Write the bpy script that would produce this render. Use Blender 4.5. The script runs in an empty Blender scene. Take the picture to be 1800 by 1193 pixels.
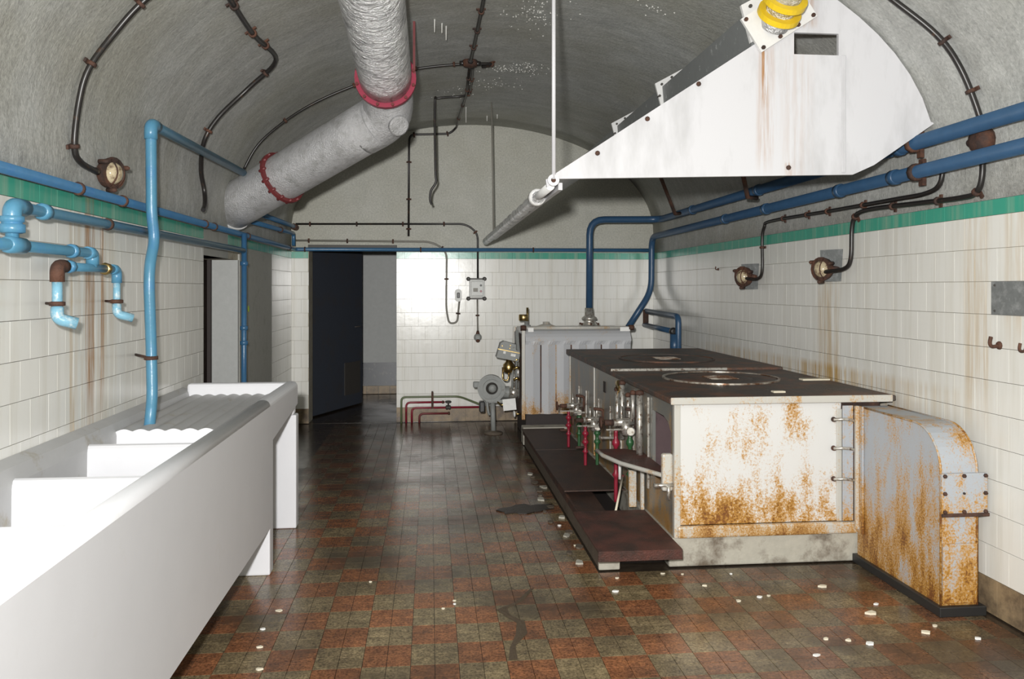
import bpy, bmesh, math, random
from mathutils import Vector, Matrix
random.seed(11)
S = bpy.context.scene
COL = S.collection
R = math.radians

# ------------------------------------------------------------------ camera
cam_d = bpy.data.cameras.new('camera')
cam_d.sensor_width = 36.0
cam_d.lens = 36.0 * 1430 / 1800
cam_d.shift_y = -89.5 / 1800
cam_d.clip_start = 0.05
cam = bpy.data.objects.new('camera', cam_d)
cam.location = (0, 0, 1.48)
cam.rotation_euler = (R(90), 0, R(-5.75))
COL.objects.link(cam)
S.camera = cam

# ------------------------------------------------------------------ world, flash, exposure
w = bpy.data.worlds.new('world'); S.world = w; w.use_nodes = True
w.node_tree.nodes['Background'].inputs[0].default_value = (0, 0, 0, 1)
w.node_tree.nodes['Background'].inputs[1].default_value = 0.0

fl = bpy.data.lights.new('camera_flash', 'POINT')
fl.energy = 1.0
fl.shadow_soft_size = 0.05
fl.use_nodes = True
nt = fl.node_tree
em = nt.nodes['Emission']
fo = nt.nodes.new('ShaderNodeLightFalloff'); fo.inputs['Strength'].default_value = 1.0
fo.inputs['Smooth'].default_value = 0.0
mul = nt.nodes.new('ShaderNodeMath'); mul.operation = 'MULTIPLY_ADD'
FLASH_LIN, FLASH_CONST = 172.0, 0.0
mul.inputs[1].default_value = FLASH_LIN
m2 = nt.nodes.new('ShaderNodeMath'); m2.operation = 'MULTIPLY'; m2.inputs[1].default_value = FLASH_CONST
nt.links.new(fo.outputs['Linear'], mul.inputs[0])
nt.links.new(fo.outputs['Constant'], m2.inputs[0])
nt.links.new(m2.outputs[0], mul.inputs[2])
nt.links.new(mul.outputs[0], em.inputs['Strength'])
em.inputs['Color'].default_value = (1.0, 0.985, 0.965, 1)
flo = bpy.data.objects.new('camera_flash', fl)
flo.location = (-0.12, -0.05, 1.67)
COL.objects.link(flo)

S.view_settings.view_transform = 'Standard'
S.view_settings.look = 'None'
S.view_settings.gamma = 1
S.view_settings.use_curve_mapping = False
S.view_settings.exposure = 0.0
S.cycles.max_bounces = 6
S.cycles.diffuse_bounces = 4
S.cycles.sample_clamp_indirect = 4.0

# ------------------------------------------------------------------ dimensions of the room
XL, XR, YB, YF = -1.51, 2.54, 9.1, -1.6
CX, AX, BZ, ZS = (XL + XR) / 2, (XR - XL) / 2, 1.19, 2.12
ZG0, ZG1 = 1.812, 1.885          # green band
ROW = 0.15
ZSK = ZG0 - 11 * ROW             # top of the skirting

# ------------------------------------------------------------------ materials
MATS = {}
def new_mat(name):
    m = bpy.data.materials.new(name); m.use_nodes = True
    MATS[name] = m
    return m, m.node_tree.nodes, m.node_tree.links, m.node_tree.nodes['Principled BSDF']

def node(ns, t, **kw):
    n = ns.new(t)
    for k, v in kw.items():
        if k in n.inputs: n.inputs[k].default_value = v
        else: setattr(n, k, v)
    return n

def ramp(ns, p0, p1, c0=(0, 0, 0, 1), c1=(1, 1, 1, 1)):
    r = ns.new('ShaderNodeValToRGB')
    r.color_ramp.elements[0].position = p0; r.color_ramp.elements[0].color = c0
    r.color_ramp.elements[1].position = p1; r.color_ramp.elements[1].color = c1
    return r

def mix(ns, ls, fac, a, b, mode='MIX'):
    m = ns.new('ShaderNodeMix'); m.data_type = 'RGBA'; m.blend_type = mode; m.clamp_factor = True
    for sock, val in ((m.inputs[0], fac), (m.inputs[6], a), (m.inputs[7], b)):
        if hasattr(val, 'is_linked') or hasattr(val, 'links'): ls.new(val, sock)
        elif isinstance(val, (int, float)): sock.default_value = val
        else: sock.default_value = (*val[:3], 1)
    return m.outputs[2]

def math_n(ns, ls, op, a, b=None, c=None):
    m = ns.new('ShaderNodeMath'); m.operation = op
    for i, v in enumerate((a, b, c)):
        if v is None: continue
        if isinstance(v, (int, float)): m.inputs[i].default_value = v
        else: ls.new(v, m.inputs[i])
    return m.outputs[0]

def pos_node(ns, ls, scale=(1, 1, 1)):
    g = ns.new('ShaderNodeNewGeometry')
    mp = ns.new('ShaderNodeMapping'); mp.inputs['Scale'].default_value = scale
    ls.new(g.outputs['Position'], mp.inputs['Vector'])
    return mp.outputs[0]

def noise(ns, ls, vec, scale, detail=4, rough=0.6):
    n = ns.new('ShaderNodeTexNoise'); n.inputs['Scale'].default_value = scale
    n.inputs['Detail'].default_value = detail; n.inputs['Roughness'].default_value = rough
    if vec is not None: ls.new(vec, n.inputs['Vector'])
    return n.outputs['Fac']

def bump(ns, ls, bsdf, h, strength=0.3, dist=0.01):
    b = ns.new('ShaderNodeBump'); b.inputs['Strength'].default_value = strength; b.inputs['Distance'].default_value = dist
    ls.new(h, b.inputs['Height']); ls.new(b.outputs[0], bsdf.inputs['Normal'])

def simple(name, col, rough=0.5, metal=0.0, var=0.12, nscale=25, dirt=None, dirt_amt=(0.55, 0.75), dirt_scale=9, bmp=0.0, spec=0.5, stretch=(1, 1, 1), bdist=0.01):
    """paint or bare surface with slight mottling and optional patches of wear"""
    m, ns, ls, b = new_mat(name)
    v = pos_node(ns, ls, stretch)
    n = noise(ns, ls, v, nscale)
    lo = tuple(c * (1 - var) for c in col); hi = tuple(min(1, c * (1 + var)) for c in col)
    c = mix(ns, ls, n, lo, hi)
    if dirt is not None:
        d = noise(ns, ls, v, dirt_scale, 6, 0.7)
        rr = ramp(ns, *dirt_amt); ls.new(d, rr.inputs[0])
        c = mix(ns, ls, rr.outputs[0], c, dirt)
    ls.new(c, b.inputs['Base Color'])
    b.inputs['Roughness'].default_value = rough; b.inputs['Metallic'].default_value = metal
    b.inputs['Specular IOR Level'].default_value = spec
    if bmp: bump(ns, ls, b, noise(ns, ls, v, nscale * 2.2, 5, 0.65), bmp, bdist)
    return m

def box_mask(ns, ls, sep, axis, c, half, soft):
    """1 inside |axis-c|<half, fading over soft"""
    d = math_n(ns, ls, 'ABSOLUTE', math_n(ns, ls, 'SUBTRACT', sep.outputs[axis], c))
    mr = ns.new('ShaderNodeMapRange'); mr.inputs['From Min'].default_value = half; mr.inputs['From Max'].default_value = half + soft
    mr.inputs['To Min'].default_value = 1; mr.inputs['To Max'].default_value = 0
    ls.new(d, mr.inputs['Value']); return mr.outputs[0]

def tile_mat(name, col, rough, streaks):
    m, ns, ls, b = new_mat(name)
    oi = ns.new('ShaderNodeObjectInfo')
    v = pos_node(ns, ls)
    c = mix(ns, ls, oi.outputs['Random'], tuple(x * 0.965 for x in col), col)
    # faint vertical grime runs
    vs = pos_node(ns, ls, (9, 9, 0.5))
    n = noise(ns, ls, vs, 1.6, 5, 0.65)
    rr = ramp(ns, 0.46, 0.78); ls.new(n, rr.inputs[0])
    c = mix(ns, ls, math_n(ns, ls, 'MULTIPLY', rr.outputs[0], 0.42), c, (0.50, 0.46, 0.36))
    g = ns.new('ShaderNodeNewGeometry'); sep = ns.new('ShaderNodeSeparateXYZ'); ls.new(g.outputs['Position'], sep.inputs[0])
    vr = pos_node(ns, ls, (30, 30, 1.2))
    nr = noise(ns, ls, vr, 1.0, 5, 0.7)
    rr2 = ramp(ns, 0.40, 0.62); ls.new(nr, rr2.inputs[0])
    for (yc, yh, zc, zh, xc, colr, amt) in streaks:
        k = math_n(ns, ls, 'MULTIPLY', box_mask(ns, ls, sep, 1, yc, yh, yh * 0.8), box_mask(ns, ls, sep, 2, zc, zh, zh * 0.6))
        k = math_n(ns, ls, 'MULTIPLY', k, box_mask(ns, ls, sep, 0, xc, 0.2, 0.05))
        k = math_n(ns, ls, 'MULTIPLY', k, math_n(ns, ls, 'MULTIPLY', rr2.outputs[0], amt))
        c = mix(ns, ls, k, c, colr)
    ls.new(c, b.inputs['Base Color'])
    b.inputs['Roughness'].default_value = rough
    bump(ns, ls, b, noise(ns, ls, v, 14, 2, 0.5), 0.05, 0.01)
    return m

RUST = (0.30, 0.115, 0.025)
OCH = (0.45, 0.27, 0.06)
tile_mat('tile_glaze', (0.76, 0.755, 0.715), 0.22, [
    (3.80, 0.035, 1.45, 0.40, XL, RUST, 0.95), (3.93, 0.02, 1.5, 0.40, XL, RUST, 0.9), (3.62, 0.02, 1.3, 0.45, XL, OCH, 0.5),
    (3.85, 0.16, 1.25, 0.5, XL, OCH, 0.30),
    (4.98, 0.10, 1.15, 0.30, XR, OCH, 0.55), (5.0, 0.25, 0.90, 0.07, XR, OCH, 0.7), (5.6, 1.2, 0.90, 0.07, XR, OCH, 0.5),
    (3.56, 0.06, 1.45, 0.40, XR, OCH, 0.45), (3.30, 0.05, 1.6, 0.25, XR, OCH, 0.4)])
tile_mat('green_glaze', (0.055, 0.33, 0.235), 0.22, [(3.80, 0.03, 1.80, 0.1, XL, RUST, 0.7)])
simple('grout', (0.44, 0.41, 0.33), 0.85, dirt=(0.25, 0.2, 0.13), dirt_amt=(0.5, 0.7))
simple('skirting_tile', (0.30, 0.22, 0.13), 0.4, dirt=(0.09, 0.065, 0.045), dirt_amt=(0.42, 0.66), dirt_scale=6)

def vault_mat(name, c0, c1, c2, bs=0.6):
    m, ns, ls, b = new_mat(name)
    g = ns.new('ShaderNodeNewGeometry')
    mp = ns.new('ShaderNodeMapping'); mp.inputs['Scale'].default_value = (1.8, 4.2, 1.8); mp.inputs['Rotation'].default_value = (0.25, 0.2, 0)
    ls.new(g.outputs['Position'], mp.inputs['Vector'])
    n1 = noise(ns, ls, mp.outputs[0], 2.2, 8, 0.72)
    n2 = noise(ns, ls, g.outputs['Position'], 0.9, 4, 0.6)
    n3 = noise(ns, ls, g.outputs['Position'], 60, 4, 0.75)
    r1 = ramp(ns, 0.32, 0.68, (*c0, 1), (*c1, 1)); ls.new(n1, r1.inputs[0])
    r2 = ramp(ns, 0.42, 0.66); ls.new(n2, r2.inputs[0])
    c = mix(ns, ls, math_n(ns, ls, 'MULTIPLY', r2.outputs[0], 0.6), r1.outputs[0], c2)
    r3 = ramp(ns, 0.30, 0.72, (0.72, 0.72, 0.72, 1), (1.2, 1.2, 1.2, 1)); ls.new(n3, r3.inputs[0])
    c = mix(ns, ls, 1.0, c, r3.outputs[0], 'MULTIPLY')
    ls.new(c, b.inputs['Base Color']); b.inputs['Roughness'].default_value = 0.55
    h = math_n(ns, ls, 'MULTIPLY_ADD', n3, 0.35, n1)
    bump(ns, ls, b, h, bs, 0.02)
    return m
vault_mat('vault_concrete', (0.33, 0.335, 0.32), (0.50, 0.51, 0.49), (0.32, 0.31, 0.25), 0.45)
vault_mat('render_concrete', (0.40, 0.40, 0.35), (0.48, 0.48, 0.43), (0.41, 0.40, 0.33), 0.25)
simple('grey_plaster', (0.34, 0.34, 0.31), 0.5, dirt=(0.24, 0.24, 0.2), bmp=0.1)
simple('corridor_paint', (0.40, 0.41, 0.40), 0.6, bmp=0.1)
simple('dark_skirting', (0.06, 0.065, 0.075), 0.3, dirt=(0.2, 0.2, 0.2), dirt_amt=(0.55, 0.8), dirt_scale=16)
simple('slate_paint', (0.045, 0.052, 0.068), 0.5, dirt=(0.055, 0.048, 0.045), dirt_amt=(0.5, 0.8), dirt_scale=4)
simple('dark_steel', (0.06, 0.055, 0.05), 0.55)
simple('brown_timber', (0.055, 0.035, 0.03), 0.6, dirt=(0.02, 0.015, 0.015), stretch=(1, 1, 0.2))

def floor_mat(name, col, dark):
    m, ns, ls, b = new_mat(name)
    g = ns.new('ShaderNodeNewGeometry'); oi = ns.new('ShaderNodeObjectInfo')
    n1 = noise(ns, ls, g.outputs['Position'], 22, 6, 0.75)
    n2 = noise(ns, ls, g.outputs['Position'], 1.5, 5, 0.65)
    n3 = noise(ns, ls, g.outputs['Position'], 90, 3, 0.7)
    r1 = ramp(ns, 0.36, 0.66); ls.new(n1, r1.inputs[0])
    c = mix(ns, ls, r1.outputs[0], dark, col)
    c = mix(ns, ls, math_n(ns, ls, 'MULTIPLY', oi.outputs['Random'], 0.35), c, dark)
    r2 = ramp(ns, 0.42, 0.64); ls.new(n2, r2.inputs[0])
    c = mix(ns, ls, math_n(ns, ls, 'MULTIPLY', r2.outputs[0], 0.72), c, (0.035, 0.026, 0.018))
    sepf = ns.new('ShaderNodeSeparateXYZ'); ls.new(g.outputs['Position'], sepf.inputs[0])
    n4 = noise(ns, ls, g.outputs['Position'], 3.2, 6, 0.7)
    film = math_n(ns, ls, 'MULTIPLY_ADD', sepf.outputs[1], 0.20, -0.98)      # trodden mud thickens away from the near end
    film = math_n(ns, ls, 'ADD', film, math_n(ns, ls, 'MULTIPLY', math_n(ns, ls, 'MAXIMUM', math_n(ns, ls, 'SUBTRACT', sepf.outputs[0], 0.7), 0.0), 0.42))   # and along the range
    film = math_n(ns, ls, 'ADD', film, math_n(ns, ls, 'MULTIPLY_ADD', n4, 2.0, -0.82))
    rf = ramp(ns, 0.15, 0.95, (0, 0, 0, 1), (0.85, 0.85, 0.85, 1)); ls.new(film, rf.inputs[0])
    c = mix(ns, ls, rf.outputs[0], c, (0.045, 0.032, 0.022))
    r3 = ramp(ns, 0.33, 0.6, (0.40, 0.40, 0.40, 1), (1.25, 1.25, 1.25, 1)); ls.new(n3, r3.inputs[0])
    c = mix(ns, ls, 1.0, c, r3.outputs[0], 'MULTIPLY')
    ls.new(c, b.inputs['Base Color'])
    rr = ramp(ns, 0.35, 0.7, (0.13, 0.13, 0.13, 1), (0.36, 0.36, 0.36, 1)); ls.new(n2, rr.inputs[0]); ls.new(rr.outputs[0], b.inputs['Roughness'])
    b.inputs['Specular IOR Level'].default_value = 0.45
    bump(ns, ls, b, n1, 0.10, 0.004)
    return m
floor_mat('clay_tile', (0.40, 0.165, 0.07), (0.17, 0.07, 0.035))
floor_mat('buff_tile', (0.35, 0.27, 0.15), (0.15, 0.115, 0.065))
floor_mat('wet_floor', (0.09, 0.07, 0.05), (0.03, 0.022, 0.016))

simple('blue_paint', (0.043, 0.13, 0.245), 0.28, var=0.2, nscale=18, dirt=(0.03, 0.10, 0.24), dirt_amt=(0.5, 0.75), bmp=0.15)
simple('light_blue_paint', (0.08, 0.24, 0.365), 0.3, var=0.15, nscale=18, dirt=(0.06, 0.2, 0.4), dirt_amt=(0.5, 0.75), bmp=0.15)
simple('pale_blue_paint', (0.20, 0.42, 0.55), 0.3, var=0.2, nscale=25, dirt=(0.6, 0.66, 0.66), dirt_amt=(0.5, 0.7), dirt_scale=30, bmp=0.15)
simple('navy_paint', (0.028, 0.075, 0.15), 0.35, var=0.2, nscale=14, bmp=0.1)
simple('rust_iron', (0.10, 0.042, 0.024), 0.75, var=0.4, nscale=40, dirt=(0.035, 0.02, 0.016), dirt_amt=(0.4, 0.6), bmp=0.5)
simple('cable_black', (0.017, 0.015, 0.014), 0.35, dirt=(0.08, 0.04, 0.02), dirt_amt=(0.58, 0.7), dirt_scale=20)
simple('cable_grey', (0.23, 0.22, 0.19), 0.5)
simple('sink_white', (0.72, 0.725, 0.755), 0.42, var=0.04, nscale=5, dirt=(0.66, 0.66, 0.66), dirt_amt=(0.6, 0.85), dirt_scale=5, bmp=0.06)
simple('sink_grey', (0.45, 0.45, 0.45), 0.5, var=0.1, nscale=8, dirt=(0.30, 0.25, 0.16), dirt_amt=(0.58, 0.78), dirt_scale=7, bmp=0.15)
simple('hood_white', (0.60, 0.60, 0.625), 0.38, var=0.06, nscale=4, dirt=(0.42, 0.42, 0.43), dirt_amt=(0.48, 0.8), dirt_scale=5, bmp=0.06, stretch=(1, 1, 0.25))
simple('hood_inside', (0.30, 0.30, 0.29), 0.5)
simple('grey_duct', (0.20, 0.21, 0.21), 0.5, dirt=(0.55, 0.56, 0.56), dirt_amt=(0.6, 0.72), dirt_scale=14)
simple('white_steel', (0.72, 0.72, 0.71), 0.4, dirt=(0.30, 0.13, 0.04), dirt_amt=(0.66, 0.74), dirt_scale=22)
simple('yellow_paint', (0.80, 0.55, 0.02), 0.4)
simple('red_flange', (0.33, 0.035, 0.07), 0.45, dirt=(0.2, 0.05, 0.05), dirt_scale=25)
simple('dark_red', (0.16, 0.028, 0.03), 0.5, dirt=(0.06, 0.02, 0.02), dirt_scale=25)
simple('red_pipe_paint', (0.24, 0.014, 0.032), 0.35, dirt=(0.12, 0.02, 0.02))
simple('green_pipe_paint', (0.028, 0.095, 0.035), 0.35, dirt=(0.02, 0.05, 0.02))
simple('olive_pipe_paint', (0.13, 0.16, 0.08), 0.4)
simple('foil', (0.86, 0.86, 0.88), 0.30, 0.75, bdist=0.05, var=0.35, nscale=11, dirt=(0.30, 0.30, 0.31), dirt_amt=(0.48, 0.66), dirt_scale=10, bmp=1.0, stretch=(1, 1.8, 1))
simple('aluminium_paint', (0.56, 0.56, 0.57), 0.42, 0.35, var=0.25, nscale=45, dirt=(0.33, 0.33, 0.32), dirt_amt=(0.5, 0.75), dirt_scale=12, bmp=0.9)
simple('chrome', (0.62, 0.60, 0.55), 0.3, 0.7, var=0.3, nscale=30, dirt=(0.15, 0.085, 0.045), dirt_amt=(0.50, 0.64), dirt_scale=40)
simple('brass', (0.50, 0.36, 0.15), 0.3, 1.0, var=0.3)
simple('cast_grey', (0.26, 0.27, 0.26), 0.5, var=0.15, dirt=(0.12, 0.09, 0.06), dirt_amt=(0.58, 0.72), dirt_scale=20)
simple('iron_top', (0.060, 0.047, 0.04), 0.48, var=0.55, nscale=22, dirt=(0.15, 0.065, 0.035), dirt_amt=(0.46, 0.62), dirt_scale=5, bmp=1.0)
simple('hob_rim', (0.62, 0.58, 0.5), 0.3, 0.6, dirt=(0.16, 0.07, 0.03), dirt_amt=(0.42, 0.56), dirt_scale=8)
simple('iron_plate', (0.055, 0.028, 0.019), 0.6, var=0.4, nscale=40, dirt=(0.03, 0.02, 0.016), dirt_amt=(0.45, 0.65), dirt_scale=8, bmp=0.35)
simple('red_plate', (0.10, 0.034, 0.024), 0.55, var=0.5, nscale=60, dirt=(0.04, 0.022, 0.017), dirt_amt=(0.42, 0.62), dirt_scale=7, bmp=0.8)
simple('soot', (0.030, 0.022, 0.020), 0.7)
simple('fire_brick', (0.085, 0.055, 0.058), 0.8, dirt=(0.04, 0.025, 0.028))
simple('kerb_concrete', (0.42, 0.40, 0.34), 0.7, var=0.2, nscale=18, dirt=(0.14, 0.11, 0.08), dirt_amt=(0.48, 0.66), dirt_scale=5, bmp=0.3)
simple('dirty_kerb', (0.12, 0.095, 0.07), 0.7, var=0.3, nscale=18, dirt=(0.05, 0.035, 0.025), dirt_scale=5, bmp=0.4)
simple('lamp_glass', (0.50, 0.42, 0.28), 0.08, var=0.4, nscale=14, dirt=(0.10, 0.05, 0.03), dirt_amt=(0.5, 0.62), dirt_scale=16)
simple('zinc_plate', (0.17, 0.18, 0.18), 0.4, var=0.3, nscale=45, dirt=(0.3, 0.31, 0.31), dirt_amt=(0.5, 0.7), dirt_scale=22)
simple('paper_white', (0.82, 0.82, 0.80), 0.6)
simple('box_grey', (0.56, 0.57, 0.55), 0.4)
simple('black_plastic', (0.02, 0.02, 0.02), 0.4)
simple('chip', (0.72, 0.66, 0.52), 0.7)
simple('leaf_mud', (0.022, 0.014, 0.010), 0.35, bmp=0.6)
simple('dry_mud', (0.085, 0.06, 0.036), 0.45, var=0.5, nscale=50, bmp=0.6)
simple('calcite', (0.72, 0.72, 0.68), 0.4)
simple('lime_paint', (0.42, 0.60, 0.04), 0.5)

def rusty_panel(name, base, zlo, zhi, lo=0.50, amt=1.0, base_rough=0.4, metal=0.0):
    """painted sheet: fine orange speckle, denser bloom in blotches and low down where water sat"""
    m, ns, ls, b = new_mat(name)
    g = ns.new('ShaderNodeNewGeometry'); sep = ns.new('ShaderNodeSeparateXYZ'); ls.new(g.outputs['Position'], sep.inputs[0])
    fine = noise(ns, ls, g.outputs['Position'], 110, 5, 0.75)
    vs = pos_node(ns, ls, (6, 6, 2.2))
    blot = noise(ns, ls, vs, 1.3, 5, 0.65)
    mr = ns.new('ShaderNodeMapRange'); mr.inputs['From Min'].default_value = zhi; mr.inputs['From Max'].default_value = zlo
    ls.new(sep.outputs[2], mr.inputs['Value'])
    k = math_n(ns, ls, 'ADD', math_n(ns, ls, 'MULTIPLY', fine, 0.55), math_n(ns, ls, 'MULTIPLY', blot, 0.62))
    k = math_n(ns, ls, 'ADD', k, math_n(ns, ls, 'MULTIPLY', mr.outputs[0], 0.16))
    r1 = ramp(ns, lo + 0.10, lo + 0.20); ls.new(k, r1.inputs[0])
    r2 = ramp(ns, lo + 0.19, lo + 0.29); ls.new(k, r2.inputs[0])
    c = mix(ns, ls, math_n(ns, ls, 'MULTIPLY', r1.outputs[0], amt), base, (0.50, 0.26, 0.045))
    c = mix(ns, ls, math_n(ns, ls, 'MULTIPLY', r2.outputs[0], amt), c, (0.17, 0.062, 0.018))
    ls.new(c, b.inputs['Base Color'])
    b.inputs['Roughness'].default_value = base_rough; b.inputs['Metallic'].default_value = metal
    bump(ns, ls, b, fine, 0.15, 0.004)
    return m
def hood_end_mat():
    m, ns, ls, b = new_mat('hood_end')
    g = ns.new('ShaderNodeNewGeometry'); sep = ns.new('ShaderNodeSeparateXYZ'); ls.new(g.outputs['Position'], sep.inputs[0])
    v = pos_node(ns, ls, (1, 1, 0.3))
    n = noise(ns, ls, v, 5, 5, 0.65)
    rr = ramp(ns, 0.45, 0.8); ls.new(n, rr.inputs[0])
    c = mix(ns, ls, rr.outputs[0], (0.62, 0.62, 0.645), (0.42, 0.42, 0.43))
    nr = noise(ns, ls, pos_node(ns, ls, (40, 1, 2.0)), 1.0, 5, 0.7)
    r2 = ramp(ns, 0.42, 0.62); ls.new(nr, r2.inputs[0])
    for (xc, xh, zc, zh, amt) in ((1.635, 0.010, 2.56, 0.14, 0.95), (1.64, 0.03, 2.40, 0.25, 0.35), (1.80, 0.05, 2.30, 0.3, 0.18), (1.80, 0.06, 2.85, 0.06, 0.8), (1.755, 0.012, 2.06, 0.03, 0.7)):
        k = math_n(ns, ls, 'MULTIPLY', box_mask(ns, ls, sep, 0, xc, xh, xh), box_mask(ns, ls, sep, 2, zc, zh, zh * 0.5))
        k = math_n(ns, ls, 'MULTIPLY', k, math_n(ns, ls, 'MULTIPLY', r2.outputs[0], amt))
        c = mix(ns, ls, k, c, (0.36, 0.17, 0.05))
    ls.new(c, b.inputs['Base Color']); b.inputs['Roughness'].default_value = 0.4
    bump(ns, ls, b, n, 0.08, 0.01)
hood_end_mat()
rusty_panel('stove_enamel', (0.66, 0.66, 0.65), 0.15, 0.50, 0.508)
rusty_panel('stove_side', (0.17, 0.172, 0.16), 0.1, 0.9, 0.55, 0.8, 0.3)
rusty_panel('vent_paint', (0.40, 0.43, 0.47), 0.0, 0.70, 0.498)
rusty_panel('seam_rust', (0.42, 0.42, 0.42), 0.0, 0.9, 0.45, 1.0, 0.5)
rusty_panel('boiler_paint', (0.50, 0.51, 0.53), 0.2, 0.5, 0.55, 0.9, 0.32)
rusty_panel('frame_steel', (0.52, 0.51, 0.47), 0.1, 0.4, 0.52, 0.9, 0.35)

# ------------------------------------------------------------------ mesh helpers
V = Vector
def box(bm, x0, x1, y0, y1, z0, z1, bev=0.0):
    r = bmesh.ops.create_cube(bm, size=1)
    vs = r['verts']
    for v in vs:
        v.co = V(((x0 + x1) / 2 + v.co.x * (x1 - x0), (y0 + y1) / 2 + v.co.y * (y1 - y0), (z0 + z1) / 2 + v.co.z * (z1 - z0)))
    if bev:
        es = list({e for v in vs for e in v.link_edges})
        bmesh.ops.bevel(bm, geom=es, offset=bev, segments=2, affect='EDGES', profile=0.5)
    return bm
def obox(bm, c, ax, ay, az):
    """box from centre and three half-axis vectors"""
    c, ax, ay, az = V(c), V(ax), V(ay), V(az)
    r = bmesh.ops.create_cube(bm, size=2)
    for v in r['verts']: v.co = c + ax * v.co.x + ay * v.co.y + az * v.co.z
    return bm
def prism(bm, pts, axis, a, b):
    """polygon in the plane across axis, run from a to b; pts are the two other coordinates in xyz order"""
    def mk(p, t):
        return {'X': (t, p[0], p[1]), 'Y': (p[0], t, p[1]), 'Z': (p[0], p[1], t)}[axis]
    va = [bm.verts.new(mk(p, a)) for p in pts]; vb = [bm.verts.new(mk(p, b)) for p in pts]
    bm.faces.new(va); bm.faces.new(vb[::-1])
    n = len(pts)
    for i in range(n): bm.faces.new((va[i], vb[i], vb[(i + 1) % n], va[(i + 1) % n]))
    return bm
def fillet(pts, r, n=5):
    pts = [V(p) for p in pts]
    if r <= 0 or len(pts) < 3: return pts
    out = [pts[0]]
    for i in range(1, len(pts) - 1):
        a, b, c = pts[i - 1], pts[i], pts[i + 1]
        d1, d2 = (a - b), (c - b)
        l = min(r, d1.length * 0.49, d2.length * 0.49)
        p, q = b + d1.normalized() * l, b + d2.normalized() * l
        for k in range(n + 1):
            t = k / n
            out.append(p * (1 - t) ** 2 + b * 2 * t * (1 - t) + q * t * t)
    out.append(pts[-1]); return out
def smooth_path(pts, n=6):
    pts = [V(p) for p in pts]
    if len(pts) < 3: return pts
    out = []
    for i in range(len(pts) - 1):
        p0 = pts[max(i - 1, 0)]; p1 = pts[i]; p2 = pts[i + 1]; p3 = pts[min(i + 2, len(pts) - 1)]
        for k in range(n):
            t = k / n
            out.append(0.5 * ((2 * p1) + (p2 - p0) * t + (2 * p0 - 5 * p1 + 4 * p2 - p3) * t * t + (3 * p1 - p0 - 3 * p2 + p3) * t ** 3))
    out.append(pts[-1]); return out
def tube(bm, path, r, seg=12, caps=True, radii=None):
    path = [V(p) for p in path]
    q = [path[0]]
    keep = [0]
    for i, p in enumerate(path[1:], 1):
        if (p - q[-1]).length > 1e-5: q.append(p); keep.append(i)
    path = q
    if radii: radii = [radii[i] for i in keep]
    n = len(path)
    t0 = (path[1] - path[0]).normalized()
    up = V((0, 0, 1)) if abs(t0.z) < 0.9 else V((0, 1, 0))
    nrm = t0.cross(up).normalized()
    rings = []
    prev = t0
    for i in range(n):
        t = (path[min(i + 1, n - 1)] - path[max(i - 1, 0)]).normalized()
        nrm = (nrm - t * nrm.dot(t)).normalized(); bn = t.cross(nrm)
        rr = radii[i] if radii else r
        rings.append([bm.verts.new(path[i] + (nrm * math.cos(2 * math.pi * k / seg) + bn * math.sin(2 * math.pi * k / seg)) * rr) for k in range(seg)])
    for i in range(n - 1):
        for k in range(seg):
            f = bm.faces.new((rings[i][k], rings[i][(k + 1) % seg], rings[i + 1][(k + 1) % seg], rings[i + 1][k])); f.smooth = True
    if caps:
        bm.faces.new(rings[0][::-1]); bm.faces.new(rings[-1])
    return bm
def lathe(bm, o, axis, prof, seg=20):
    """prof: list of (radius, distance along axis)"""
    o, axis = V(o), V(axis).normalized()
    path = [o + axis * d for _, d in prof]
    up = V((0, 0, 1)) if abs(axis.z) < 0.9 else V((0, 1, 0))
    a = axis.cross(up).normalized(); b = axis.cross(a)
    rings = []
    for (r, d), p in zip(prof, path):
        rings.append([bm.verts.new(p + (a * math.cos(2 * math.pi * k / seg) + b * math.sin(2 * math.pi * k / seg)) * max(r, 1e-4)) for k in range(seg)])
    for i in range(len(rings) - 1):
        for k in range(seg):
            f = bm.faces.new((rings[i][k], rings[i + 1][k], rings[i + 1][(k + 1) % seg], rings[i][(k + 1) % seg])); f.smooth = True
    bm.faces.new(rings[0]); bm.faces.new(rings[-1][::-1])
    return bm
def annulus(bm, o, axis, r0, r1, d0, d1, seg=28):
    o, axis = V(o), V(axis).normalized()
    up = V((0, 0, 1)) if abs(axis.z) < 0.9 else V((0, 1, 0))
    a = axis.cross(up).normalized(); b = axis.cross(a)
    def ring(r, d): return [bm.verts.new(o + axis * d + (a * math.cos(2 * math.pi * k / seg) + b * math.sin(2 * math.pi * k / seg)) * r) for k in range(seg)]
    L = [ring(r0, d0), ring(r1, d0), ring(r1, d1), ring(r0, d1)]
    for j in range(4):
        A_, B_ = L[j], L[(j + 1) % 4]
        for k in range(seg): bm.faces.new((A_[k], A_[(k + 1) % seg], B_[(k + 1) % seg], B_[k]))
    return bm
def NB(): return bmesh.new()

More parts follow.
